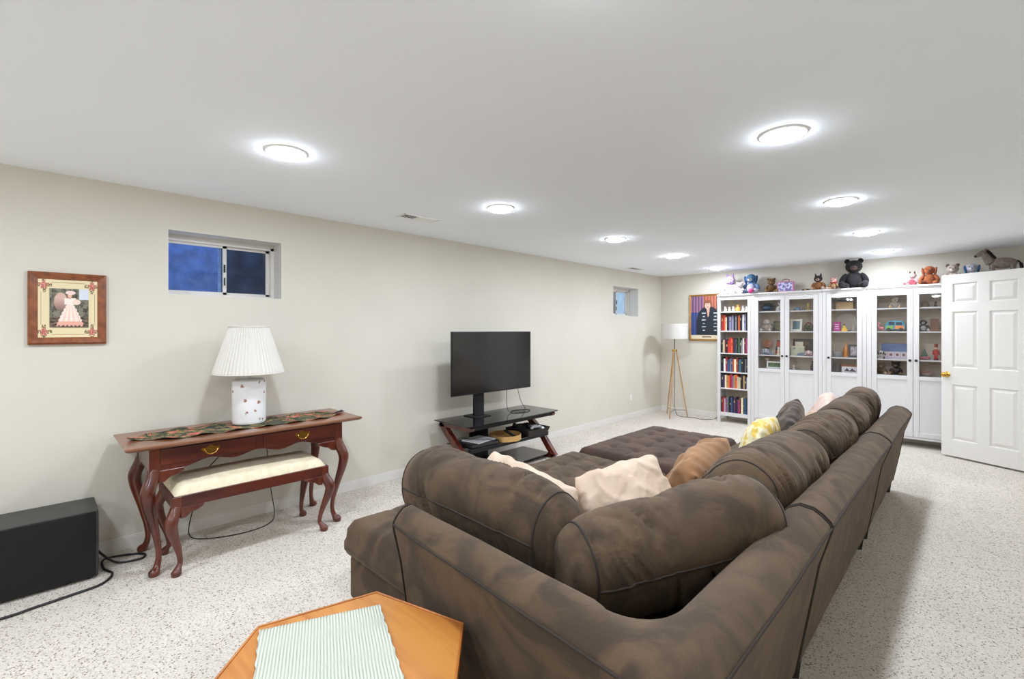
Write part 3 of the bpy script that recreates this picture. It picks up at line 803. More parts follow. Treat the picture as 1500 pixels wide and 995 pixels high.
# ================================================================= TV STAND AND TV
TS = thing('tv_stand', 'low television stand with black glass shelves and cherry Z-shaped sides', 'tv stand', (-3.53, 3.42, 0))
zt = .53
def zleg(yc, w_=.05):
    b = MB()
    b.prism([(-.25, zt - .012), (.20, zt - .012), (.235, zt - .03), (.225, zt - .055), (.19, zt - .065), (-.10, zt - .065), (-.25, zt - .07)], yc - w_ / 2, yc + w_ / 2, 'y')
    o1 = b.build('top_arm', M_CHERRYV, TS, bevel=.005, seg=3)
    pts = [(-.25, zt - .03), (-.12, zt - .14), (.03, .27), (.15, .13), (.25, .02)]
    sp = spline([(p[0], 0, p[1]) for p in pts], 5); rings = []
    for i, q in enumerate(sp):
        a = sp[max(0, i - 1)]; c = sp[min(len(sp) - 1, i + 1)]; d = (c - a).normalized(); n_ = Vector((d.z, 0, -d.x)) * .034
        rings.append([(q.x + n_.x, yc - w_ / 2, q.z + n_.z), (q.x + n_.x, yc + w_ / 2, q.z + n_.z), (q.x - n_.x, yc + w_ / 2, q.z - n_.z), (q.x - n_.x, yc - w_ / 2, q.z - n_.z)])
    rings = [[(p[0], p[1], max(0, p[2])) for p in r] for r in rings]
    b = MB(); b.rings(rings); b.build('slanted_leg', M_CHERRYV, TS, bevel=.004, smooth=True)
    bx('foot_rail', M_CHERRYV, TS, -.24, .25, yc - w_ / 2, yc + w_ / 2, 0, .045, bevel=.004)
zleg(-.585); zleg(.60)
b = MB(); b.prism([(-.27, -.66), (.24, -.66), (.255, -.64), (.275, 0), (.255, .64), (.24, .66), (-.27, .66)], zt - .010, zt, 'z'); b.build('glass_top', M_TINT, TS, bevel=.002)
bx('support_rail', M_BLACKM, TS, .12, .22, -.56, .60, zt - .055, zt - .0105, bevel=.003)
b = MB(); b.prism([(-.20, -.56), (.18, -.555), (.20, 0), (.18, .575), (-.20, .575)], .285, .293, 'z'); b.build('middle_shelf', M_TINT, TS, bevel=.002)
bx('shelf_rail', M_BLACKM, TS, .13, .175, -.56, .575, .250, .2845, bevel=.003)
b = MB(); b.prism([(-.22, -.555), (.20, -.555), (.22, 0), (.20, .57), (-.22, .57)], .050, .058, 'z'); b.build('bottom_shelf', M_TINT, TS, bevel=.002)
bx('rear_column', M_BLACK, TS, -.24, -.215, -.24, .02, 0, .5195, bevel=.003)
TV = thing('television', 'flat screen television raised on a black post above the stand', 'television', (-3.55, 3.345, 0))
bx('casing', M_BLACK, TV, -.055, -.008, -.48, .48, .86, 1.33, bevel=.01)
bx('bezel', mat('tv_bezel', C(14, 14, 15), .3), TV, -.014, .002, -.566, .566, .778, 1.408, bevel=.003)
bx('screen', mat('tv_screen', C(13, 12, 13), .16, spec=.8), TV, .002, .0032, -.557, .557, .792, 1.399)
bx('post', M_BLACKM, TV, -.10, -.062, -.208, -.085, .531, 1.0, bevel=.003)
bx('mount_bracket', M_BLACKM, TV, -.065, -.05, -.25, -.04, .93, 1.2, bevel=.003)
bx('post_foot', M_BLACKM, TV, -.20, .0, -.25, -.04, .531, .537, bevel=.002)
tc_ = MB().tube(spline([(-3.60, 3.58, .86), (-3.58, 3.56, .70), (-3.55, 3.54, .58), (-3.52, 3.56, .536), (-3.46, 3.62, .534), (-3.44, 3.74, .534), (-3.50, 3.84, .534), (-3.58, 3.80, .534), (-3.60, 3.66, .534), (-3.54, 3.60, .536), (-3.50, 3.72, .536), (-3.56, 3.83, .545), (-3.58, 3.78, .64), (-3.60, 3.72, .86)], 6), .003, 6).build('tv_cable', M_CORD, smooth=True)
tag(tc_, 'thin black television cable coiled on the glass top of the stand', 'cable')
# things on the stand
o = thing('serving_tray', 'round light bamboo tray on the middle shelf of the television stand', 'tray', (-3.44, 3.40, .293))
M_BAM = mat('bamboo_ply', C(196, 152, 92), .5, var=.12, scale=12, stretch=(1, 1, 8))
MB().lathe([(.16, 0), (.165, .002), (.165, .055), (.158, .055), (.157, .012), (.01, .010)], 40).build('tray_body', M_BAM, o, smooth=True, ang=40)
o = thing('remote_control', 'black remote leaning inside the round bamboo tray', 'remote', (-3.42, 3.46, .305), R(20)); 
b = MB(); b.X = Matrix.Translation((0, 0, .033)) @ Matrix.Rotation(R(26), 4, 'Y'); b.box(-.08, .08, -.022, .022, -.008, .008); b.build('remote_body', M_BLACK, o, bevel=.005)
b = MB(); b.X = Matrix.Translation((0, 0, .033)) @ Matrix.Rotation(R(26), 4, 'Y')
for i in range(5):
    for j in range(3): b.box(-.06 + i * .024, -.048 + i * .024, -.014 + j * .011, -.007 + j * .011, .008, .0095)
b.build('buttons', plain(80, 80, 82), o)
o = tag(MB().lathe([(.05, 0), (.058, .004), (.06, .02), (.05, .028), (.01, .03)], 20, sx=1.2, sy=.8).build('wooden_dish', mat('walnut_lid', C(150, 104, 62), .5, var=.15), smooth=True), 'small oval wooden dish inside the round bamboo tray', 'dish', loc=(-3.47, 3.33, .3045))
o = thing('media_player', 'slim black media player on the left of the middle shelf', 'media player', (-3.48, 3.06, .293), R(-4))
bx('case', M_BLACK, o, -.14, .12, -.17, .17, 0, .036, bevel=.003); bx('front_panel', mat('player_front', C(60, 60, 64), .3), o, .12, .123, -.16, .16, .006, .03)
o = thing('booklet', 'white paper booklet lying on the black media player', 'booklet', (-3.48, 3.07, .3295), R(8))
bx('pages', plain(226, 226, 224, .8), o, -.11, .11, -.13, .13, 0, .008, bevel=.001); bx('cover', plain(236, 236, 236, .6), o, -.112, .112, -.132, .132, .0082, .0092)
o = thing('accessory_tray', 'black shallow tray of gaming gear on the right of the middle shelf', 'tray', (-3.49, 3.80, .293), R(3))
b = MB(); b.rings([[(-.15, -.17, 0), (.15, -.17, 0), (.15, .17, 0), (-.15, .17, 0)], [(-.17, -.19, .06), (.17, -.19, .06), (.17, .19, .06), (-.17, .19, .06)], [(-.16, -.18, .06), (.16, -.18, .06), (.16, .18, .06), (-.16, .18, .06)], [(-.145, -.165, .006), (.145, -.165, .006), (.145, .165, .006), (-.145, .165, .006)]])
b.build('tray_body', mat('dark_wicker', C(38, 33, 30), .7, bump=.4, bscale=90), o, bevel=.004)
o = thing('game_controller', 'white game controller on top of the black accessory tray', 'controller', (-3.40, 3.83, .345), R(60))
b = MB(); b.ell((0, 0, .02), (.065, .035, .018)); b.ell((-.055, -.03, .012), (.022, .045, .016), Matrix.Rotation(R(-20), 4, 'Z')); b.ell((.055, -.03, .012), (.022, .045, .016), Matrix.Rotation(R(20), 4, 'Z')); b.build('controller_body', plain(220, 220, 222, .4), o, smooth=True)
b = MB(); b.lathe([(.009, 0), (.007, .012)], 10, (-.025, 0, .034)); b.lathe([(.009, 0), (.007, .012)], 10, (.025, -.012, .034)); b.build('thumbsticks', M_BLACK, o)
o = thing('headphones', 'black headphones with cord lying across the accessory tray', 'headphones', (-3.50, 3.72, .345), R(30))
b = MB(); b.tube([(.085 * math.cos(a * math.pi / 12), .085 * math.sin(a * math.pi / 12), .03) for a in range(13)], .008, 8); b.build('headband', M_BLACK, o, smooth=True)
for s_ in (-1, 1): MB().ell((s_ * .085, -.01, .03), (.022, .038, .03)).build('ear_cup', M_BLACK, o, smooth=True)
o = MB().tube(spline([(-3.36, 2.86, .10), (-3.55, 2.80, .20), (-3.62, 2.92, .34), (-3.50, 3.0, .346), (-3.38, 3.12, .345), (-3.33, 3.2, .30)], 8), .003, 6).build('loose_cable', M_CORD, smooth=True)
tag(o, 'black cable trailing over the white booklet on the stand', 'cable')

# ================================================================= FLOOR LAMP
FL = thing('floor_lamp', 'tripod floor lamp with white drum shade in the far left corner', 'lamp', (-3.468, 7.35, 0))
feet = [(-3.676 + 3.468, 7.506 - 7.35), (-3.419 + 3.468, 7.076 - 7.35), (-3.305 + 3.468, 7.476 - 7.35)]
for i, (fx, fy) in enumerate(feet):
    l_ = Vector((fx, fy)).normalized() * .028
    MB().tube([(l_.x, l_.y, 1.10), (fx, fy, 0)], [.011, .009], 10).build('leg', M_BAMBOO, FL, smooth=True)
MB().lathe([(.04, 1.075), (.043, 1.08), (.043, 1.098), (.04, 1.102)], 24).build('collar', M_BRASS, FL, smooth=True, ang=40)
MB().cyl((0, 0, 1.06), (0, 0, 1.38), .007, 10).build('pole', plain(70, 70, 70, .4, metal=.8), FL, smooth=True)
b = MB()
for i, (fx, fy) in enumerate(feet): b.cyl((0, 0, .105), (fx * .9, fy * .9, .105), .004, 6)
b.build('stretcher', M_BLACKM, FL)
def drum(r, z0, z1, n=40): return [[(q * math.cos(2 * math.pi * a / n), q * math.sin(2 * math.pi * a / n), z) for a in range(n)] for q, z in ((r, z0), (r, z1), (r - .004, z1), (r - .004, z0))]
MB().rings(drum(.212, 1.28, 1.526), closed=True).build('lamp_shade', mat('white_linen_shade', C(208, 204, 198), .9, bump=.05, bscale=300), FL, smooth=True, ang=40)
b = MB()
for a in range(3): b.cyl((0, 0, 1.37), (.21 * math.cos(a * 2.094), .21 * math.sin(a * 2.094), 1.37), .002, 5)
b.build('shade_spider', M_BLACKM, FL)
o = MB().tube(spline([(-3.468, 7.36, 1.05), (-3.475, 7.37, .5), (-3.48, 7.37, .22), (-3.45, 7.38, .05), (-3.40, 7.40, .006), (-3.25, 7.40, .006), (-3.15, 7.42, .006), (-3.02, 7.38, .006), (-2.95, 7.46, .006), (-2.90, 7.60, .006), (-2.87, 7.735, .10), (-2.90, 7.742, .30)], 8), .004, 6).build('lamp_cord', M_CORD, smooth=True)
tag(o, 'black cord running from the tripod floor lamp along the carpet', 'cord')

# ================================================================= WALL PICTURES
def lerp(a, b_, t): return tuple(a[i] + (b_[i] - a[i]) * t for i in range(3)) + (1,)
def fn(u, v, s): return .5 + .5 * noise.noise(Vector((u * s, v * s, s)))
def lady(u, v):
    n = fn(u, v, 7); base = lerp(C(40, 38, 34), C(126, 124, 104), max(0, min(1, (.5 * n + .5 * fn(u * 4, v * 4, 5) - .3) * 3)))
    if v > .72 and u > .75: base = C(205, 212, 222)
    if v < .28: base = lerp(C(50, 38, 32), C(132, 110, 92), max(0, min(1, (fn(u * 3, v * 8, 3) - .3) * 2)))
    dx, dy = u - .28, v - .66
    if (dx / .17) ** 2 + (dy / .24) ** 2 < 1: base = lerp(C(206, 170, 156), C(120, 92, 84), max(0, -dy * 3 + .3))
    if v < .60 and v > .05 + .018 * math.sin(u * 60):
        hwd = .07 + (.60 - v) ** .8 * .46 + .012 * math.sin(v * 70)
        if abs(u - .52) < hwd: base = lerp(C(236, 196, 180), C(248, 226, 214), .5 + .5 * math.sin((u - .52) / hwd * 14))
        if abs(u - .52) < hwd and v < .16: base = C(226, 168, 150)
    if abs(u - .52) < .15 and .60 <= v < .76: base = C(244, 224, 212)
    if ((u - .68) / .11) ** 2 + ((v - .66) / .07) ** 2 < 1: base = C(236, 208, 190)
    if ((u - .51) / .085) ** 2 + ((v - .84) / .09) ** 2 < 1: base = C(120, 78, 54)
    if ((u - .51) / .055) ** 2 + ((v - .83) / .07) ** 2 < 1: base = C(222, 178, 152)
    if ((u - .53) / .13) ** 2 + ((v - .90) / .05) ** 2 < 1: base = C(244, 206, 196)
    return base
def matprint(u, v):
    base = C(222, 208, 166)
    for cu, cv in ((.10, .10), (.90, .10), (.10, .90), (.90, .90)):
        d = math.hypot(u - cu, v - cv); a = math.atan2(v - cv, u - cu)
        if d < .06 + .022 * math.sin(5 * a): base = C(178, 96, 86) if fn(u, v, 40) > .45 else C(206, 140, 124)
        elif d < .13 and (abs(u - cu) < .028 or abs(v - cv) < .028) and fn(u, v, 46) > .45: base = C(112, 96, 60)
    if (abs(u - .055) < .004 or abs(u - .945) < .004) and .22 < v < .78: base = C(168, 130, 100)
    if (abs(v - .055) < .004 or abs(v - .945) < .004) and .22 < u < .78: base = C(168, 130, 100)
    return base
def frame(parent, W_, H_, fw, dep, m, plane='yz', sub=None):
    """mitred picture frame of four rails; face towards +x (yz) or -y (xz)"""
    prof = [(0, 0), (0, dep * .7), (fw * .25, dep), (fw * .6, dep * .85), (fw, dep * .45), (fw, 0)]
    a, c = W_ / 2, H_ / 2; loops = []
    cor = [(-1, -1), (1, -1), (1, 1), (-1, 1)]
    def P(i, q):
        sx, sz = cor[i]; y = sx * (a - q[0]); z = sz * (c - q[0])
        return (q[1], y, z) if plane == 'yz' else (y, -q[1], z)
    for i in range(4):
        MB().rings([[P(i, q) for q in prof], [P((i + 1) % 4, q) for q in prof]]).build('frame_rail', m, parent, smooth=True, ang=30)
o = thing('framed_picture', 'square cherry framed print of a woman in a pink gown with parasol', 'picture', (XW + .001, .127, 1.553))
W_, H_ = .345, .430
frame(o, W_, H_, .042, .028, mat('picture_frame_wood', C(112, 58, 27), .35, col2=C(142, 80, 40), scale=6, stretch=(1, 4, 4), coat=.3))
bx('backing', plain(120, 100, 80), o, 0, .008, -W_ / 2 + .03, W_ / 2 - .03, -H_ / 2 + .03, H_ / 2 - .03)
painted('mat_board', o, W_ - .08, H_ - .08, matprint, 110, 110, off=(.012, 0, 0))
painted('print', o, .172, .235, lady, 90, 110, off=(.0135, .004, .003))
def portrait(u, v):
    if v < .10: return C(222, 210, 180) if not (.35 < u < .62 and .04 < v < .075) else C(120, 104, 84)
    t = .5 + .5 * math.sin(u * 70)
    if u < .40: base = lerp(C(92, 66, 100), C(160, 116, 144), t)
    elif u < .78: base = lerp(C(140, 74, 60), C(186, 112, 90), t)
    else: base = lerp(C(60, 48, 56), C(96, 80, 84), t)
    if u < .35 and v < .62: base = lerp(C(44, 56, 104), C(72, 88, 150), t)
    def el(cu, cv, a, b_): return ((u - cu) / a) ** 2 + ((v - cv) / b_) ** 2 < 1
    if el(.54, .40, .36, .36) or (v < .42 and .18 < u < .93): base = C(32, 38, 48)
    for cu in (.40, .74):
        for k in range(6):
            if abs(u - cu) < .055 - (.02 if k % 2 else 0) and abs(v - (.60 - k * .078)) < .010: base = C(196, 204, 214)
    if abs(u - .53) < .04 - (.66 - v) * .2 and .52 < v < .70: base = C(206, 160, 138)
    if el(.52, .80, .125, .095): base = C(126, 74, 48)
    if el(.515, .775, .082, .085): base = C(226, 178, 156)
    if el(.52, .742, .035, .012): base = C(190, 90, 88)
    if el(.485, .79, .014, .008) or el(.55, .79, .014, .008): base = C(70, 50, 44)
    if el(.52, .86, .105, .038): base = C(134, 82, 54)
    return base
o = thing('portrait', 'gold framed portrait of a person in a dark coat with silver clasps', 'picture', (-3.092, YF - .001, 1.631))
W_, H_ = .60, .772
frame(o, W_, H_, .030, .026, mat('gold_frame', C(168, 124, 62), .35, metal=.5, var=.15, scale=20), plane='xz')
bx('backing', plain(110, 90, 66), o, -W_ / 2 + .02, W_ / 2 - .02, -.008, 0, -H_ / 2 + .02, H_ / 2 - .02)
painted('print', o, W_ - .05, H_ - .05, portrait, 110, 130, plane='xz', off=(0, -.011, 0))

# ================================================================= CABINETS
YFR, YBK = 7.43, 7.742
SH = [1.70, 1.408, 1.062]
def carcass(parent, w_, door=False):
    """local x 0..w_, y 0 (front) .. depth, origin at front-left floor corner"""
    D_ = YBK - YFR
    for x in (0, w_ - .045):
        MB().box(x, x + .045, 0, .030, 0, 1.935).build('post', M_WHITE, parent, bevel=.003)
        MB().box(x, x + .045, D_ - .03, D_, 0, 1.935).build('post', M_WHITE, parent, bevel=.003)
    MB().box(.006, .024, .030, D_ - .03, .10, 1.935).build('side_panel', M_WHITE, parent)
    MB().box(w_ - .024, w_ - .006, .030, D_ - .03, .10, 1.935).build('side_panel', M_WHITE, parent)
    MB().box(.024, w_ - .024, D_ - .012, D_ - .004, .10, 1.935).build('back_panel', M_BACKP, parent)
    b = MB(); b.box(0, w_, -.006, D_, 1.935, 1.95); b.box(0 - .0, w_ + .0, -.016, D_, 1.95, 1.972); b.build('cornice', M_WHITE, parent, bevel=.003)
    MB().box(.045, w_ - .045, .004, .026, 1.885 if not door else 1.915, 1.935).build('top_rail', M_WHITE, parent, bevel=.002)
    MB().box(.045, w_ - .045, .004, .026, .098, .150 if not door else .125).build('bottom_rail', M_WHITE, parent, bevel=.002)
    MB().box(.024, w_ - .024, .026, D_ - .012, .128, .150).build('bottom_board', M_WHITE, parent)
def shelf(parent, w_, z, y0=.028):
    return MB().box(.024, w_ - .024, y0, YBK - YFR - .012, z - .018, z).build('shelf', M_WHITE, parent, bevel=.002)
BC = thing('bookcase', 'narrow white open bookcase full of books beside the portrait', 'bookcase', (-2.809, YFR, 0))
carcass(BC, .487)
BSH = [1.708, 1.412, 1.070, .780, .530]
for z in BSH: shelf(BC, .487, z, .006)
def cab_door(parent, xa, xb, knob_side):
    z0, z1, g0, g1, st = .128, 1.912, .862, 1.855, .054
    b = MB(); b.box(xa, xa + st, -.004, .020, z0, z1); b.box(xb - st, xb, -.004, .020, z0, z1); b.box(xa + st, xb - st, -.004, .020, g1, z1)
    b.box(xa + st, xb - st, -.004, .020, .815, g0); b.box(xa + st, xb - st, -.004, .020, z0, .185)
    d = b.build('door', M_WHITE, parent, bevel=.0025)
    n = 4; wv = (xb - xa - 2 * st) / n
    bx('glass_pane', M_GLASS, d, xa + st - .003, xb - st + .003, .007, .010, g0 - .003, g1 + .003)
    bx('door_panel', M_WHITE, d, xa + st - .003, xb - st + .003, .006, .016, .182, .818)
    kx = xb - .027 if knob_side > 0 else xa + .027
    b = MB(); b.X = Matrix.Translation((kx, -.004, 1.055)) @ Matrix.Rotation(R(90), 4, 'X')
    b.lathe([(.006, 0), (.006, .010), (.014, .014), (.0155, .020), (.012, .026), (.003, .028)], 16); b.build('door_knob', M_BLACK, d, smooth=True, ang=50)
    return d
def cabinet(x0, w_, label, doors):
    t = thing('display_cabinet', label, 'cabinet', (x0, YFR, 0), 0, 'white glass-door cabinets')
    carcass(t, w_, True)
    for z in SH: shelf(t, w_, z)
    shelf(t, w_, .862)
    for z in (.50,): shelf(t, w_, z)
    for xa, xb, k in doors: cab_door(t, xa, xb, k)
    return t
cabinet(-2.320, .898, 'white double glass-door cabinet next to the open bookcase', [(.047, .4475, 1), (.4505, .851, -1)])
cabinet(-1.420, .482, 'narrow white single glass-door cabinet in the middle of the row', [(.047, .435, -1)])
cabinet(-.936, .898, 'white double glass-door cabinet partly hidden by the panelled door', [(.047, .4475, 1), (.4505, .851, -1)])
t = thing('bookcase', 'white open bookcase hidden behind the panelled door', 'bookcase', (-.036, YFR, 0)); carcass(t, .487)
for z in BSH: shelf(t, .487, z, .006)

# ---- books
PAL = {'red': (176, 44, 38), 'orange': (222, 96, 48), 'navy': (34, 40, 66), 'black': (26, 25, 28), 'grey': (120, 118, 124), 'lilac': (150, 146, 176),
       'cream': (222, 206, 172), 'brown': (92, 62, 44), 'blue': (52, 88, 140), 'maroon': (98, 34, 44), 'purple': (92, 52, 104), 'white': (226, 224, 218),
       'tan': (190, 150, 100), 'green': (62, 88, 60), 'magenta': (160, 50, 100), 'teal': (52, 100, 110)}
ROWS = [
    (1, 'second shelf', .245, ['red', 'red', 'orange', 'cream', 'black', 'navy', 'lilac', 'lilac', 'black', 'grey', 'black', 'orange', 'black', 'navy', 'white', 'lilac', 'black']),
    (2, 'third shelf', .225, ['black', 'cream', 'maroon', 'black', 'red', 'red', 'orange', 'maroon', 'navy', 'grey', 'black', 'green', 'black', 'grey', 'white', 'maroon', 'magenta']),
    (3, 'fourth shelf', .215, ['navy', 'black', 'white', 'red', 'blue', 'grey', 'blue', 'orange', 'cream', 'red', 'navy', 'teal', 'navy', 'black', 'grey', 'navy']),
    (4, 'fifth shelf', .205, ['navy', 'purple', 'cream', 'tan', 'orange', 'red', 'magenta', 'grey', 'tan', 'orange', 'cream', 'cream', 'black', 'black', 'tan', 'navy', 'white']),
    (5, 'bottom shelf', .235, ['maroon', 'red', 'lilac', 'magenta', 'grey', 'navy', 'black', 'blue', 'navy', 'purple', 'black', 'purple', 'magenta', 'maroon', 'cream', 'green', 'blue', 'navy'])]
ORD = ['first', 'second', 'third', 'fourth', 'fifth', 'sixth', 'seventh', 'eighth', 'ninth', 'tenth', 'eleventh', 'twelfth', 'thirteenth', 'fourteenth', 'fifteenth', 'sixteenth', 'seventeenth', 'eighteenth']
M_PAGE = plain(226, 216, 196, .9)
rnd = random.Random(4)
for si, nm, hh, cols in ROWS:
    z = BSH[si] if si < 5 else .150
    xa, xb = -2.809 + .050, -2.809 + .437
    wt = [rnd.uniform(.7, 1.4) for _ in cols]; tot = sum(wt); x = xa
    for i, cn in enumerate(cols):
        wd = wt[i] / tot * (xb - xa) - .0012; h_ = hh * rnd.uniform(.84, 1.04); dp = rnd.uniform(.13, .17)
        base = PAL[cn]; j = rnd.uniform(.85, 1.15); c_ = tuple(int(max(8, min(245, q * j))) for q in base)
        t = thing('book', '%s book, %s from the left on the %s of the narrow bookcase' % (cn, ORD[i], nm), 'book', (x, YFR + .035 + rnd.uniform(0, .015), z), 0, 'books on the %s' % nm)
        b = MB(); c = min(.002, wd * .15)
        b.box(0, wd, 0, c, 0, h_); b.box(0, c, c, dp, 0, h_); b.box(wd - c, wd, c, dp, 0, h_)
        b.build('cover', mat('book_%d_%d_%d' % c_, C(*c_), .5), t)
        MB().box(c, wd - c, c, dp - .004, .004, h_ - .004).build('pages', M_PAGE, t)
        if i % 3 == 0:
            lc = C(*(214, 196, 120)) if sum(c_) < 330 else C(60, 50, 50)
            b = MB(); f0 = rnd.uniform(.45, .7); b.box(wd * .3, wd * .7, -.0006, 0, h_ * f0, h_ * (f0 + rnd.uniform(.08, .2))); b.build('spine_label', mat('spine_ink_%d' % (sum(c_) < 330), lc, .6), t)
        x += wd + .0012

# ---- plush animals (generic)
def plush(name, label, cat, loc, s, body, head=None, muzzle=None, ear=None, ears='round', rz=0, tilt=0, belly=None, pose='sit', grp=None, eyes=True):
    head = head or body; muzzle = muzzle or head; ear = ear or head
    t = thing(name, label, cat, loc, rz, grp)
    def E_(nm, c, r, m, rot=None, par=t): 
        return MB().ell([q * s for q in c], [q * s for q in r], rot, 14, 9).build(nm, fur(*m), par, smooth=True, ang=180)
    if pose == 'sit':
        E_('body', (0, .04, .27), (.24, .20, .27), body)
        if belly: E_('belly', (0, -.10, .25), (.17, .10, .19), belly)
        for sx in (-1, 1):
            E_('leg', (sx * .22, -.20, .09), (.10, .24, .09), body, Matrix.Rotation(sx * R(18), 4, 'Z'))
            E_('foot', (sx * .29, -.40, .11), (.085, .06, .11), belly or muzzle)
            E_('arm', (sx * .27, -.03, .32), (.08, .09, .18), body, Matrix.Rotation(sx * R(-28), 4, 'Y'))
        hz = .68; hy = -.03
    else:
        E_('body', (0, .05, .20), (.40, .22, .19), body)
        for sx in (-1, 1):
            E_('leg', (sx * .36, -.16, .07), (.09, .18, .07), body)
        hz = .34; hy = -.20
    h = E_('head', (0, hy, hz), (.22, .20, .20), head)
    E_('muzzle', (0, hy - .17, hz - .06), (.10, .09, .075), muzzle, None, h)
    MB().ell((0, (hy - .26) * s, (hz - .03) * s), (.032 * s, .02 * s, .024 * s), None, 10, 6).build('nose', plain(24, 20, 20, .4), h, smooth=True)
    if eyes:
        for sx in (-1, 1): MB().ell((sx * .085 * s, (hy - .175) * s, (hz + .04) * s), (.022 * s, .015 * s, .024 * s), None, 8, 6).build('eye', plain(18, 16, 16, .3), h, smooth=True)
    for sx in (-1, 1):
        if ears == 'round': E_('ear', (sx * .17, hy, hz + .17), (.075, .04, .075), ear, None, h)
        elif ears == 'long': E_('ear', (sx * .22, hy - .02, hz - .06), (.055, .10, .20), ear, Matrix.Rotation(sx * R(10), 4, 'Y'), h)
        elif ears == 'point':
            MB().tube([(sx * .11 * s, hy * s, (hz + .12) * s), (sx * .15 * s, hy * s, (hz + .32) * s)], [.075 * s, .012 * s], 8).build('ear', fur(*ear), h, smooth=True, ang=180)
    return t
ZC = 1.972; YT = 7.56
G2 = 'soft toys on top of the cabinets'
plush('plush_cat', 'lilac and white plush cat at the left end on top of the bookcase', 'soft toy', (-2.66, YT, ZC), .33, (214, 196, 226), (190, 168, 214), (240, 232, 238), (170, 140, 200), 'point', belly=(244, 214, 220), grp=G2)
plush('plush_lamb', 'tiny white plush lamb between the lilac cat and blue dog', 'soft toy', (-2.50, YT - .06, ZC), .20, (238, 234, 230), grp=G2)
plush('plush_dog', 'blue plush dog with pale muzzle sitting on the bookcase end', 'soft toy', (-2.36, YT + .02, ZC), .34, (110, 140, 176), (72, 124, 160), (214, 216, 222), (50, 84, 130), 'long', belly=(196, 196, 214), grp=G2)
o = thing('pompom_ball', 'small hot pink fuzzy ball in front of the blue plush dog', 'toy', (-2.31, YT - .155, ZC)); MB().ell((0, 0, .034), (.036, .034, .034)).build('ball', fur(222, 80, 140), o, smooth=True, ang=180)
MB().tube([(0, 0, .066), (.0, 0, .076)], .005, 6).build('loop', fur(240, 150, 190), o)
plush('teddy_bear', 'small olive brown teddy bear left of the pink lunchbox', 'soft toy', (-2.08, YT, ZC), .235, (128, 100, 60), (120, 90, 52), (150, 120, 76), grp=G2, rz=R(20))
LB = thing('lunchbox', 'pink and purple printed tin lunchbox with a handle on the cabinet top', 'lunchbox', (-1.885, YT - .02, ZC), R(4))
bx('tin_body', plain(186, 112, 150, .35), LB, -.105, .105, -.04, .04, 0, .15, bevel=.008, seg=3)
bx('front_print', mat('lunchbox_print', C(206, 196, 226), .35, col2=C(104, 104, 160), scale=26, lo=.45, hi=.55), LB, -.09, .09, -.042, -.040, .014, .136)
MB().tube(spline([(-.045, 0, .150), (-.04, 0, .172), (-.02, 0, .182), (.02, 0, .182), (.04, 0, .172), (.045, 0, .150)], 5), .005, 8).build('handle', plain(120, 60, 80, .4), LB, smooth=True)
o = thing('sunglasses_case', 'small flat black case lying on the cabinet top right of the lunchbox', 'case', (-1.63, YT - .05, ZC)); MB().ell((0, 0, .014), (.05, .03, .014)).build('case_shell', M_BLACK, o, smooth=True); MB().box(-.012, .012, -.031, -.026, .010, .018).build('clasp', M_BRASS, o)
plush('plush_squirrel', 'small plush animal, tan body and dark masked head, on the first cabinet', 'soft toy', (-1.49, YT, ZC), .235, (166, 112, 66), (62, 54, 52), (206, 186, 160), (50, 44, 44), 'point', grp=G2)
plush('plush_puppy', 'small pale pink plush puppy with a red scarf left of the black bear', 'soft toy', (-1.305, YT - .05, ZC), .17, (196, 160, 110), (238, 186, 170), (244, 206, 190), (232, 170, 150), 'round', grp=G2, rz=R(-15))
o = [q for q in bpy.data.objects if q.parent and q.parent.name.startswith('plush_puppy')][0].parent
MB().rings([[(q * math.cos(2 * math.pi * a / 16), q * .9 * math.sin(2 * math.pi * a / 16), z) for a in range(16)] for q, z in ((.030, .082), (.042, .086), (.042, .096), (.030, .1))], closed=True).build('scarf', plain(180, 30, 46, .8), o, smooth=True)
plush('teddy_bear', 'large black plush bear almost touching the ceiling on the cabinets', 'soft toy', (-1.09, YT, ZC), .425, (24, 22, 26), (22, 20, 22), (92, 66, 62), (22, 20, 22), belly=(34, 30, 36), grp=G2, rz=R(6))
plush('plush_pony', 'small pink and white striped plush pony right of the gap', 'soft toy', (-.50, YT, ZC), .18, (226, 188, 186), (222, 196, 180), (240, 214, 206), (120, 70, 70), 'point', belly=(200, 84, 100), grp=G2, rz=R(-20))
plush('plush_dog', 'rusty orange plush dog with long drooping ears beside the panelled door', 'soft toy', (-.345, YT - .02, ZC), .255, (172, 96, 56), (180, 102, 58), (150, 80, 46), (166, 88, 48), 'long', grp=G2)
plush('plush_kitten', 'cream and tan plush kitten peeking over the panelled door', 'soft toy', (-.14, YT - .03, ZC), .25, (214, 200, 180), (206, 196, 180), (232, 224, 212), (120, 100, 80), 'round', grp=G2)
plush('plush_dog', 'blue-eared white plush dog peeking over the panelled door', 'soft toy', (.02, YT - .03, ZC), .245, (200, 206, 216), (206, 212, 222), (232, 232, 236), (64, 110, 150), 'long', grp=G2)
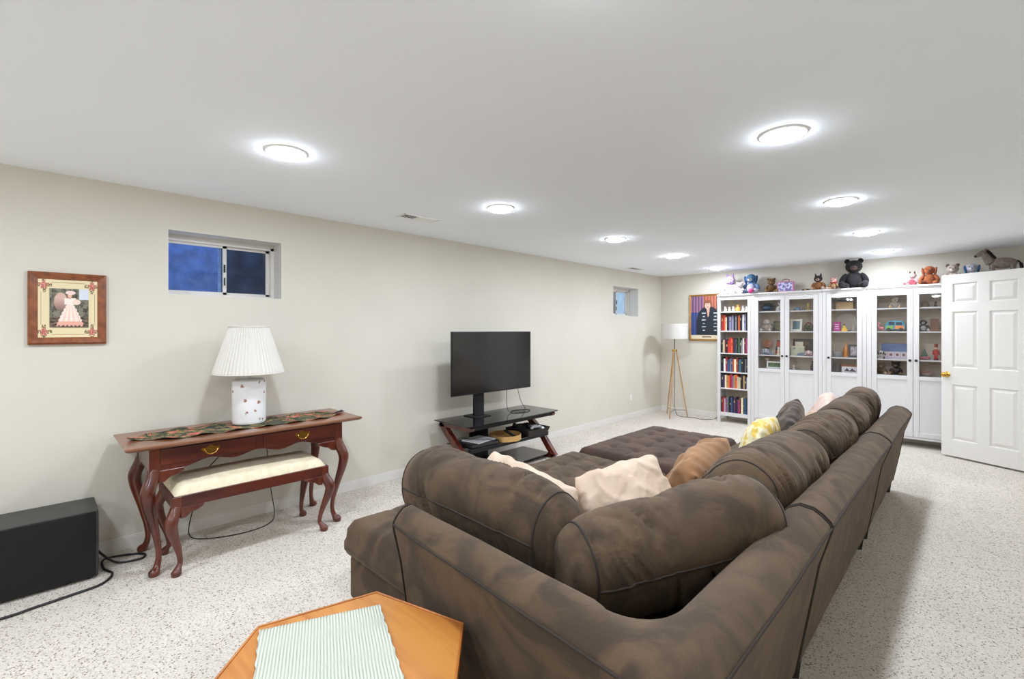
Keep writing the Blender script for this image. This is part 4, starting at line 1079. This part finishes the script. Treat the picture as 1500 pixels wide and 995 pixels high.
# plush horse standing
HS = thing('plush_horse', 'grey plush horse with a black mane standing above the panelled door', 'soft toy', (.245, YT - .02, ZC), R(0), G2)
hc = fur(158, 146, 130)
MB().ell((.02, 0, .20), (.115, .055, .062)).build('body', hc, HS, smooth=True, ang=180)
MB().tube(spline([(-.07, 0, .21), (-.10, 0, .26), (-.125, 0, .315)], 4), [.05, .047, .044, .042, .04, .037, .034, .031, .028], 12).build('neck', hc, HS, smooth=True)
h = MB().tube([(-.105, 0, .33), (-.135, 0, .33), (-.165, 0, .315), (-.19, 0, .30)], [.022, .034, .026, .018], 12).build('head', hc, HS, smooth=True, ang=180)
MB().ell((-.192, 0, .298), (.016, .017, .016)).build('muzzle', fur(60, 52, 50), h, smooth=True)
for s_ in (-1, 1): MB().tube([(-.115, s_ * .018, .352), (-.112, s_ * .022, .378)], [.012, .003], 6).build('ear', hc, h)
MB().tube(spline([(-.118, 0, .362), (-.085, 0, .33), (-.06, 0, .29), (-.035, 0, .255)], 4), .015, 8).build('mane', fur(34, 28, 28), HS, smooth=True)
MB().tube(spline([(.13, 0, .22), (.158, 0, .18), (.165, 0, .10)], 4), [.008] * 4 + [.014] * 4 + [.006], 8).build('tail', fur(34, 28, 28), HS, smooth=True)
for lx in (-.06, .10):
    for ly in (-.03, .03): MB().tube([(lx, ly, .18), (lx, ly, .09), (lx, ly, 0)], [.026, .017, .020], 10).build('leg', hc, HS, smooth=True)

# ---- shelf contents
SY = YFR + .13
def stdframe(label, x, z, w_, h_, fc, inner, rz=0, y=None, tilt=-8, grp=None, func=None):
    t = thing('picture_frame', label, 'picture frame', (x, y or SY + .06, z), rz, grp)
    X = Matrix.Rotation(R(tilt), 4, 'X'); e = .18 * min(w_, h_)
    def bb2(nm, m, x0, x1, y0, y1, z0, z1, par=t):
        b = MB(); b.X = X; b.box(x0, x1, y0, y1, z0, z1); return b.build(nm, m, par, bevel=.0015)
    b = MB(); b.X = X
    b.box(-w_ / 2, w_ / 2, -.012, 0, 0, e); b.box(-w_ / 2, w_ / 2, -.012, 0, h_ - e, h_); b.box(-w_ / 2, -w_ / 2 + e, -.012, 0, e, h_ - e); b.box(w_ / 2 - e, w_ / 2, -.012, 0, e, h_ - e)
    b.build('frame_rim', plain(*fc, .45), t)
    bb2('photo', inner, -w_ / 2 + e, w_ / 2 - e, -.007, -.002, e, h_ - e)
    b = MB(); b._add([(-.01, .01, h_ * .6), (.01, .01, h_ * .6), (.01, h_ * .35, 0), (-.01, h_ * .35, 0), (-.01, .013, h_ * .6), (.01, .013, h_ * .6), (.01, h_ * .35 + .004, 0), (-.01, h_ * .35 + .004, 0)],
            [(0, 1, 2, 3), (4, 7, 6, 5), (0, 4, 5, 1), (3, 2, 6, 7)]); b.build('easel_back', plain(60, 50, 44), t)
    return t
def lth(name, label, cat, x, z, prof, col, n=20, y=None, parts=None, nm='body', rough=.4, sx=1, sy=1, m=None):
    t = thing(name, label, cat, (x, y or SY, z))
    MB().lathe(prof, n, sx=sx, sy=sy).build(nm, m or plain(*col, rough), t, smooth=True, ang=50)
    for p in (parts or []): MB().ell(p[1], p[2]).build(p[0], plain(*p[3], .5), t, smooth=True)
    return t
def boxy(name, label, cat, x, z, w_, d_, h_, col, rz=0, y=None, lid=None, tilt=0):
    t = thing(name, label, cat, (x, y or SY, z), rz)
    bx('box_body', col if not isinstance(col, tuple) else plain(*col, .5), t, -w_ / 2, w_ / 2, -d_ / 2, d_ / 2, 0, h_ * .82, bevel=.002)
    bx('box_lid', (lid if not isinstance(lid, tuple) else plain(*lid, .5)) if lid else (col if not isinstance(col, tuple) else plain(*col, .5)), t, -w_ / 2 - .002, w_ / 2 + .002, -d_ / 2 - .002, d_ / 2 + .002, h_ * .82, h_, bevel=.002)
    return t
# bookcase top shelf: pale figurines
zz = BSH[0]
for i, (x, c, h_) in enumerate(((-2.715, (222, 216, 196), .085), (-2.655, (206, 206, 196), .075), (-2.595, (214, 208, 190), .08), (-2.455, (196, 190, 186), .09), (-2.405, (214, 210, 200), .07))):
    lab = ['white figurine, first from left', 'white figurine, second from left', 'white figurine, left of the orange one', 'grey figurine, right of the orange one', 'small figurine at the right end'][i]
    lth('figurine', lab + ', on the top shelf of the bookcase', 'figurine', x, zz, [(.020, 0), (.024, .006), (.018, h_ * .3), (.02, h_ * .45), (.010, h_ * .62)], c, parts=[('head', (0, 0, h_ * .78), (.017, .017, .019), c), ('arm', (.018, -.006, h_ * .42), (.007, .007, .018), c)], y=YFR + .08)
lth('figurine', 'round orange and gold figurine on the top shelf of the bookcase', 'figurine', -2.525, zz, [(.026, 0), (.036, .02), (.034, .05), (.018, .07)], (216, 160, 76), parts=[('head', (0, 0, .088), (.024, .024, .024), (222, 170, 90)), ('arm', (-.034, -.008, .045), (.010, .010, .02), (206, 140, 60))], y=YFR + .08)
# first cabinet, left door
a, b1, c1, d1 = SH[0], SH[1], SH[2], .862
GREENP = mat('green_photo', C(50, 84, 50), .5, col2=C(120, 140, 90), scale=30); BLUEP = mat('sea_photo', C(60, 104, 150), .4, col2=C(92, 132, 84), scale=22)
t = thing('toy_helmet', 'black and blue toy helmet on the top shelf of the first cabinet', 'helmet', (-2.12, SY, a))
MB().lathe([(.075, 0), (.085, .02), (.08, .07), (.055, .11), (.01, .125)], 24, sx=1.1).build('shell', plain(26, 32, 42, .3), t, smooth=True)
MB().ell((0, -.07, .05), (.06, .03, .026)).build('visor', plain(50, 84, 110, .2), t, smooth=True)
t = thing('bird_figurine', 'white bird figurine beside the toy helmet in the first cabinet', 'figurine', (-1.975, SY, a))
MB().tube(spline([(-.015, 0, .0), (-.01, 0, .04), (.015, 0, .075), (.0, 0, .105), (-.012, 0, .125)], 4), [.03, .032, .032, .03, .03, .028, .025, .02, .016, .014, .012, .012, .012, .013, .014, .013, .010], 10).build('body', plain(222, 224, 224, .4), t, smooth=True)
MB().tube([(-.012, 0, .125), (-.035, 0, .122)], [.005, .001], 6).build('beak', plain(200, 150, 80), t)
plush('plush_terrier', 'beige and white plush dog on the second shelf, first cabinet', 'soft toy', (-2.135, SY - .01, b1), .20, (206, 192, 170), (232, 226, 214), (240, 236, 226), (190, 150, 140), 'round')
stdframe('dark green square picture frame beside the beige plush dog', -2.01, b1, .12, .15, (62, 68, 48), mat('olive_photo', C(84, 84, 52), .5, col2=C(140, 130, 84), scale=20))
t = thing('decorative_plate', 'small round terracotta plate standing at the left, third shelf of first cabinet', 'plate', (-2.165, SY + .11, c1)); b = MB(); b.X = Matrix.Translation((0, 0, .16)) @ Matrix.Rotation(R(80), 4, 'X'); b.lathe([(.02, 0), (.045, .003), (.062, .010), (.060, .012), (.04, .006), (.01, .004)], 28); b.build('plate_disc', plain(176, 120, 90), t, smooth=True)
MB().box(-.02, .02, -.02, .02, 0, .10).build('plate_stand', plain(90, 60, 40), t)
t = thing('book', 'orange and navy large book leaning, third shelf of the first cabinet', 'book', (-1.985, SY + .05, c1), R(-14)); b = MB(); b.X = Matrix.Rotation(R(8), 4, 'Y'); b.box(-.06, .06, -.012, .012, .008, .21); b.build('cover', mat('orange_navy_cover', C(176, 84, 56), .5, col2=C(54, 60, 84), scale=9, lo=.48, hi=.52), t)
b = MB(); b.X = Matrix.Rotation(R(8), 4, 'Y'); b.box(-.056, .0605, -.009, .009, .012, .206); b.build('pages', M_PAGE, t)
plush('plush_rabbit', 'pale blue plush rabbit lying on the third shelf, first cabinet', 'soft toy', (-2.125, SY - .05, c1), .17, (170, 190, 208), (200, 210, 218), ears='long', pose='lie')
lth('figurine', 'gold and cream figurine right of the pale blue rabbit', 'figurine', -1.965, c1, [(.03, 0), (.03, .012), (.014, .04), (.022, .065), (.012, .085)], (206, 196, 160), parts=[('head', (0, 0, .10), (.018, .018, .019), (226, 220, 204))], y=SY - .06)
stdframe('white picture frame with a green photo, bottom glass shelf, first cabinet', -2.03, d1, .22, .10, (232, 232, 230), GREENP, y=SY)
lth('candle_holder', 'small white candle holder left on the bottom glass shelf', 'candle holder', -2.15, d1, [(.02, 0), (.022, .004), (.007, .015), (.007, .10), (.026, .12), (.024, .135)], (232, 228, 216), y=SY + .06)
# first cabinet, right door
t = thing('toy_car', 'small blue toy car on the top shelf, right door of first cabinet', 'toy car', (-1.735, SY - .02, a))
b = MB(); b.prism([(-.055, .008), (.055, .008), (.056, .024), (.03, .028), (.018, .042), (-.02, .042), (-.034, .028), (-.055, .024)], -.022, .022, 'y'); b.build('car_body', plain(96, 120, 160, .25), t, bevel=.002)
for wx in (-.034, .034):
    for wy in (-.024, .016): b = MB(); b.cyl((wx, wy, .010), (wx, wy + .008, .010), .010, 12); b.build('wheel', M_BLACK, t)
lth('trophy', 'little gold and black trophy beside the blue toy car', 'trophy', -1.605, a, [(.024, 0), (.024, .02), (.006, .024), (.006, .05), (.014, .07), (.012, .10)], (206, 180, 90), y=SY - .02)
stdframe('white framed seaside photo on the second shelf, first cabinet', -1.755, b1, .145, .17, (226, 222, 208), BLUEP, rz=R(-6), y=SY - .01)
t = thing('nativity_ornament', 'brown arched ornament with greenery on the second shelf', 'ornament', (-1.605, SY, b1))
MB().tube([(.055 * math.cos(a_ * math.pi / 12), 0, .01 + .11 * math.sin(a_ * math.pi / 12)) for a_ in range(13)], .009, 8).build('arch', plain(106, 62, 52), t, smooth=True)
b = MB()
for q in range(7): b.ell((-.03 + q * .010, -.01, .045 + .012 * math.sin(q * 2)), (.016, .016, .022), None, 8, 6)
b.build('greenery', plain(64, 84, 54), t, smooth=True); MB().box(-.06, .06, -.03, .03, 0, .012).build('ornament_base', plain(80, 56, 42), t)
t = stdframe('wide dark wooden frame at the back, third shelf of first cabinet', -1.70, c1, .24, .235, (44, 26, 20), mat('brown_photo', C(120, 84, 64), .5, col2=C(70, 40, 32), scale=9), y=SY + .08)
boxy('keepsake_box', 'cream box with blue scene in front of the dark frame', 'box', -1.735, c1, .17, .07, .135, mat('box_scene', C(186, 186, 160), .5, col2=C(96, 120, 140), scale=18, lo=.5, hi=.58), y=SY + .005, lid=(206, 200, 170))
t = thing('postcard', 'cream card propped on top of the keepsake box', 'card', (-1.725, SY + .01, c1 + .136)); bx('card_sheet', plain(214, 206, 186), t, -.05, .05, -.001, .001, 0, .06); bx('card_foot', plain(190, 180, 160), t, -.02, .02, -.008, .008, 0, .004)
plush('plush_bunny', 'pink plush bunny lying on the third shelf, right of the keepsake box', 'soft toy', (-1.585, SY - .065, c1), .155, (232, 200, 200), (238, 212, 210), ears='long', pose='lie')
lth('vase', 'black narrow vase at the right on the bottom glass shelf, first cabinet', 'vase', -1.555, d1, [(.022, 0), (.03, .03), (.028, .07), (.012, .10), (.018, .13)], (26, 28, 30))
lth('figurine', 'small clear-white figurine on the bottom glass shelf, right door', 'figurine', -1.79, d1, [(.02, 0), (.02, .01), (.012, .02), (.012, .035)], (214, 210, 204), parts=[('head', (0, 0, .045), (.012, .012, .012), (220, 216, 210))])
# second cabinet
boxy('wooden_crate', 'tan wooden box with dark foliage on the narrow cabinet top shelf', 'box', -1.185, a, .19, .10, .10, mat('crate_tan', C(176, 146, 104), .6, var=.15, scale=14), lid=(150, 120, 84))
o = [q for q in COL.objects if q.name.startswith('wooden_crate')][0]
b = MB()
for q in range(14): b.ell((-.07 + q * .011, .01 * math.sin(q * 3), .112), (.014, .012, .014), None, 8, 5)
b.build('foliage', plain(44, 52, 50), o, smooth=True)
t = thing('decorative_plate', 'large pale grey plate standing behind the magenta box', 'plate', (-1.185, SY + .135, b1)); b = MB(); b.X = Matrix.Translation((0, 0, .125)) @ Matrix.Rotation(R(82), 4, 'X'); b.lathe([(.03, 0), (.09, .003), (.12, .012), (.118, .015), (.085, .007), (.01, .004)], 36); b.build('plate_disc', plain(196, 186, 172), t, smooth=True); MB().box(-.03, .03, -.02, .015, 0, .02).build('plate_stand', plain(110, 100, 90), t)
boxy('gift_box', 'magenta box with white writing on the narrow cabinet second shelf', 'box', -1.275, b1, .075, .05, .125, (190, 40, 140))
o = [q for q in COL.objects if q.name.startswith('gift_box')][0]
for k in range(3): bx('label_strip', plain(240, 220, 236), o, -.022, .024, -.0275, -.0255, .028 + k * .028, .038 + k * .028)
lth('star_ornament', 'yellow star-shaped ornament beside the magenta box', 'ornament', -1.19, b1, [(.036, 0), (.034, .02), (.02, .045), (.004, .08)], (236, 196, 60), n=5, parts=[('tip', (0, 0, .086), (.008, .008, .010), (60, 50, 40))], y=SY - .03)
lth('mug', 'grey cup on the right of the narrow cabinet second shelf', 'mug', -1.085, b1, [(.03, 0), (.034, .005), (.038, .085), (.034, .085), (.03, .01)], (176, 170, 162))
lth('bowl', 'wide grey bowl on the narrow cabinet third shelf', 'bowl', -1.27, c1, [(.03, 0), (.04, .006), (.062, .06), (.066, .075), (.06, .073), (.035, .01)], (150, 150, 152))
lth('vase', 'amber orange glass vase on the narrow cabinet third shelf', 'vase', -1.18, c1, [(.028, 0), (.034, .03), (.034, .10), (.018, .15), (.008, .18), (.010, .20)], (214, 130, 52), y=SY + .04, rough=.15)
stdframe('black frame with a white photo leaning, narrow cabinet third shelf', -1.085, c1, .13, .17, (34, 32, 36), mat('white_photo', C(206, 200, 204), .5, col2=C(130, 110, 120), scale=24), rz=R(10), y=SY)
boxy('storage_box', 'dark patterned box on the narrow cabinet bottom glass shelf', 'box', -1.285, d1, .085, .06, .095, mat('dark_box', C(44, 38, 40), .5, col2=C(92, 80, 80), scale=40))
boxy('cigar_box', 'orange-brown wooden box at the back of the bottom glass shelf', 'box', -1.15, d1, .17, .05, .105, (176, 112, 56), y=SY + .08)
t = thing('postcard', 'white card with grey mountains before the orange-brown box', 'card', (-1.135, SY - .02, d1)); bx('card_sheet', plain(226, 220, 224), t, -.085, .085, -.002, .002, 0, .075)
MB().prism([(-.06, .012), (-.025, .06), (.0, .02), (.03, .055), (.07, .012)], -.0035, -.002, 'y').build('card_print', plain(84, 80, 92), t)
# third cabinet, left door
plush('plush_duck', 'cream plush duck on the top shelf of the third cabinet', 'soft toy', (-.665, SY, a), .155, (232, 224, 208), (236, 230, 216), (222, 190, 130), ears='x')
t = thing('flamingo_figurine', 'pink flamingo figurine on the second shelf of the third cabinet', 'figurine', (-.80, SY - .02, b1))
MB().ell((0, 0, .04), (.03, .018, .018)).build('body', plain(232, 140, 140), t, smooth=True); MB().tube(spline([(-.02, 0, .045), (-.032, 0, .075), (-.018, 0, .10), (-.028, 0, .112), (-.036, 0, .10)], 4), .006, 8).build('neck', plain(236, 150, 150), t, smooth=True)
MB().cyl((0, 0, 0), (0, 0, .03), .004, 6).build('leg', plain(220, 120, 120), t); MB().lathe([(.02, 0), (.02, .004)], 12).build('stand', plain(220, 120, 120), t)
t = thing('toy_van', 'colourful toy van, blue above green and orange, third cabinet', 'toy', (-.665, SY - .02, b1))
b = MB(); b.prism([(-.10, .02), (.10, .02), (.105, .06), (.095, .10), (.07, .13), (-.04, .135), (-.08, .11), (-.10, .07)], -.04, .04, 'y'); b.build('van_body', plain(60, 146, 176, .3), t, bevel=.008, seg=3)
bx('side_panel', plain(130, 180, 76, .4), t, -.085, -.015, -.0425, -.04, .03, .07); bx('side_panel', plain(236, 140, 52, .4), t, .0, .09, -.0425, -.04, .03, .07)
bx('windscreen', plain(40, 60, 80, .1), t, -.06, -.005, -.0425, -.04, .08, .118); bx('window', plain(40, 60, 80, .1), t, .01, .07, -.0425, -.04, .08, .112)
for wx in (-.06, .06):
    for wy in (-.044, .030): b = MB(); b.cyl((wx, wy, .022), (wx, wy + .014, .022), .022, 14); b.build('wheel', M_BLACK, t, smooth=True)
boxy('train_set_box', 'long blue box on the third shelf of the third cabinet', 'box', -.68, c1 + .09, .255, .07, .10, mat('blue_box', C(70, 96, 150), .45, col2=C(90, 120, 170), scale=12), lid=(84, 104, 150), y=SY + .06)
t = thing('photo_strip', 'lilac display of four round portraits beneath the long blue box', 'picture frame', (-.68, SY + .06, c1)); bx('panel', plain(196, 188, 204), t, -.13, .13, -.04, .035, 0, .09, bevel=.002)
for k in range(4):
    xc = -.092 + k * .062
    bx('mount', plain(226, 214, 216), t, xc - .025, xc + .025, -.042, -.040, .02, .078)
    MB().prism([(xc + .016 * math.cos(q * math.pi / 6), .05 + .019 * math.sin(q * math.pi / 6)) for q in range(12)], -.0435, -.042, 'y').build('portrait', plain(150, 110, 110), t)
plush('plush_dalmatian', 'tiny white and black spotted plush dog on the third shelf', 'soft toy', (-.80, SY - .06, c1), .115, (226, 222, 216), (232, 228, 222), (60, 56, 56), (40, 36, 36), 'long')
plush('plush_monkey', 'brown plush monkey on the bottom glass shelf of the third cabinet', 'soft toy', (-.805, SY, d1), .165, (104, 76, 48), (110, 84, 54), (206, 180, 140), (150, 120, 84), 'round')
plush('plush_gorilla', 'black plush gorilla with a pale face beside the brown monkey', 'soft toy', (-.66, SY, d1), .185, (24, 22, 24), (30, 26, 24), (150, 120, 84), (70, 56, 44), 'round')
# third cabinet, right door
t = lth('snow_globe', 'brown domed ornament on the top shelf behind the right door', 'ornament', -.385, a, [(.04, 0), (.042, .01), (.038, .02), (.036, .045), (.022, .068), (.004, .075)], (124, 106, 90))
lth('figurine', 'dark little figurine near the panelled door, top shelf', 'figurine', -.29, a, [(.016, 0), (.018, .01), (.01, .04)], (70, 62, 58), parts=[('head', (0, 0, .052), (.013, .013, .014), (70, 62, 58))])
t = plush('plush_penguin', 'black and white plush penguin on the second shelf behind the right door', 'soft toy', (-.40, SY, b1), .16, (50, 52, 56), (40, 42, 46), (226, 226, 226), belly=(230, 230, 228), ears='x')
boxy('wooden_clock', 'tall reddish brown wooden box on the second shelf behind the right door', 'box', -.30, b1, .075, .06, .155, mat('clock_wood', C(112, 66, 40), .5, var=.15, scale=10))
t = thing('gnome_ornament', 'pink and green cone tree ornament on the third shelf', 'ornament', (-.39, SY - .02, c1)); MB().lathe([(.04, .03), (.035, .04), (.004, .13)], 16).build('cone', plain(84, 108, 84), t, smooth=True, ang=50); MB().ell((0, -.005, .025), (.052, .036, .026)).build('skirt', fur(222, 150, 160), t, smooth=True)
t = thing('nutcracker', 'red nutcracker figure on the third shelf next to the panelled door', 'figurine', (-.285, SY - .02, c1))
bx('stand', plain(60, 30, 26), t, -.022, .022, -.022, .022, 0, .012); MB().lathe([(.018, .012), (.018, .06), (.022, .065), (.022, .12), (.012, .13)], 14).build('torso', plain(176, 36, 36), t, smooth=True, ang=50); MB().ell((0, 0, .145), (.016, .016, .018)).build('head', plain(226, 180, 150), t, smooth=True); MB().lathe([(.017, .155), (.018, .195), (.004, .197)], 14).build('hat', plain(150, 26, 30), t, smooth=True, ang=50)
for s_ in (-1, 1): MB().cyl((s_ * .026, 0, .118), (s_ * .028, 0, .065), .006, 8).build('arm', plain(176, 36, 36), t)
lth('dish', 'grey-green dish with pink rim on the bottom glass shelf behind right door', 'dish', -.37, d1, [(.03, 0), (.05, .01), (.075, .045), (.072, .046), (.045, .012)], (176, 160, 150), parts=[('filling', (0, 0, .034), (.05, .05, .02), (196, 110, 110))])

# ================================================================= OPEN PANELLED DOOR
DR = bpy.data.objects.new('door_1', None); COL.objects.link(DR); struct(DR)
DR.location = (-.227, 7.195, .02); DR.rotation_euler = (0, 0, math.atan2(-.47564, .87964))
DW, DH, TH = .81, 2.022, .035
cols_ = [(.104, .323), (.432 + .0, .652)]
rows_ = [(.185, .80), (.99, 1.605), (1.71, 1.92)]
b = MB()
xs = [0, .100, .330, .426, .660, DW]; zs = [0, .180, .800, .985, 1.610, 1.705, 1.925, DH]
# stiles and rails
bx('stile', M_TRIM, DR, 0, .100, 0, TH, 0, DH, bevel=.0015); bx('stile', M_TRIM, DR, .660, DW, 0, TH, 0, DH, bevel=.0015)
b = MB()
for z0, z1 in ((0, .180), (.800, .985), (1.610, 1.705), (1.925, DH)): b.box(.100, .660, 0, TH, z0, z1)
for z0, z1 in ((.180, .800), (.985, 1.610), (1.705, 1.925)): b.box(.330, .426, 0, TH, z0, z1)
b.build('rails', M_TRIM, DR)
for xa, xb in ((.100, .330), (.426, .660)):
    for z0, z1 in ((.180, .800), (.985, 1.610), (1.705, 1.925)):
        def rc(e, y): return [(xa + e, y, z0 + e), (xb - e, y, z0 + e), (xb - e, y, z1 - e), (xa + e, y, z1 - e)]
        b = MB()
        for sgn in (0, 1):
            ys = lambda y_: y_ if not sgn else TH - y_
            rg = [rc(0, ys(0)), rc(.007, ys(.003)), rc(.011, ys(.013)), rc(.017, ys(.013)), rc(.044, ys(.003)), rc(.046, ys(.0028))]
            b.rings(rg, cap=False); b._add(rg[-1], [(0, 1, 2, 3)])
        b.build('panel', M_TRIM, DR, smooth=True, ang=12)
for sg, yy in ((-1, 0), (1, TH)):
    b = MB(); b.X = Matrix.Translation((.055, yy, .905)) @ Matrix.Rotation(R(90) * (1 if sg < 0 else -1), 4, 'X')
    b.lathe([(.032, 0), (.032, .004), (.026, .008), (.012, .012), (.011, .035), (.022, .042), (.028, .055), (.026, .066), (.012, .072), (.002, .073)], 24)
    b.build('door_knob', M_BRASS, DR, smooth=True, ang=50)
b = MB(); b.box(-.0015, 0, .006, TH - .006, .87, .93); b.build('latch_plate', M_BRASS, DR)
for z in (.2, 1.0, 1.8): MB().cyl((DW + .004, -.002, z), (DW + .004, -.002, z + .09), .006, 8).build('hinge', M_BRASS, DR)

bpy.context.view_layer.update()
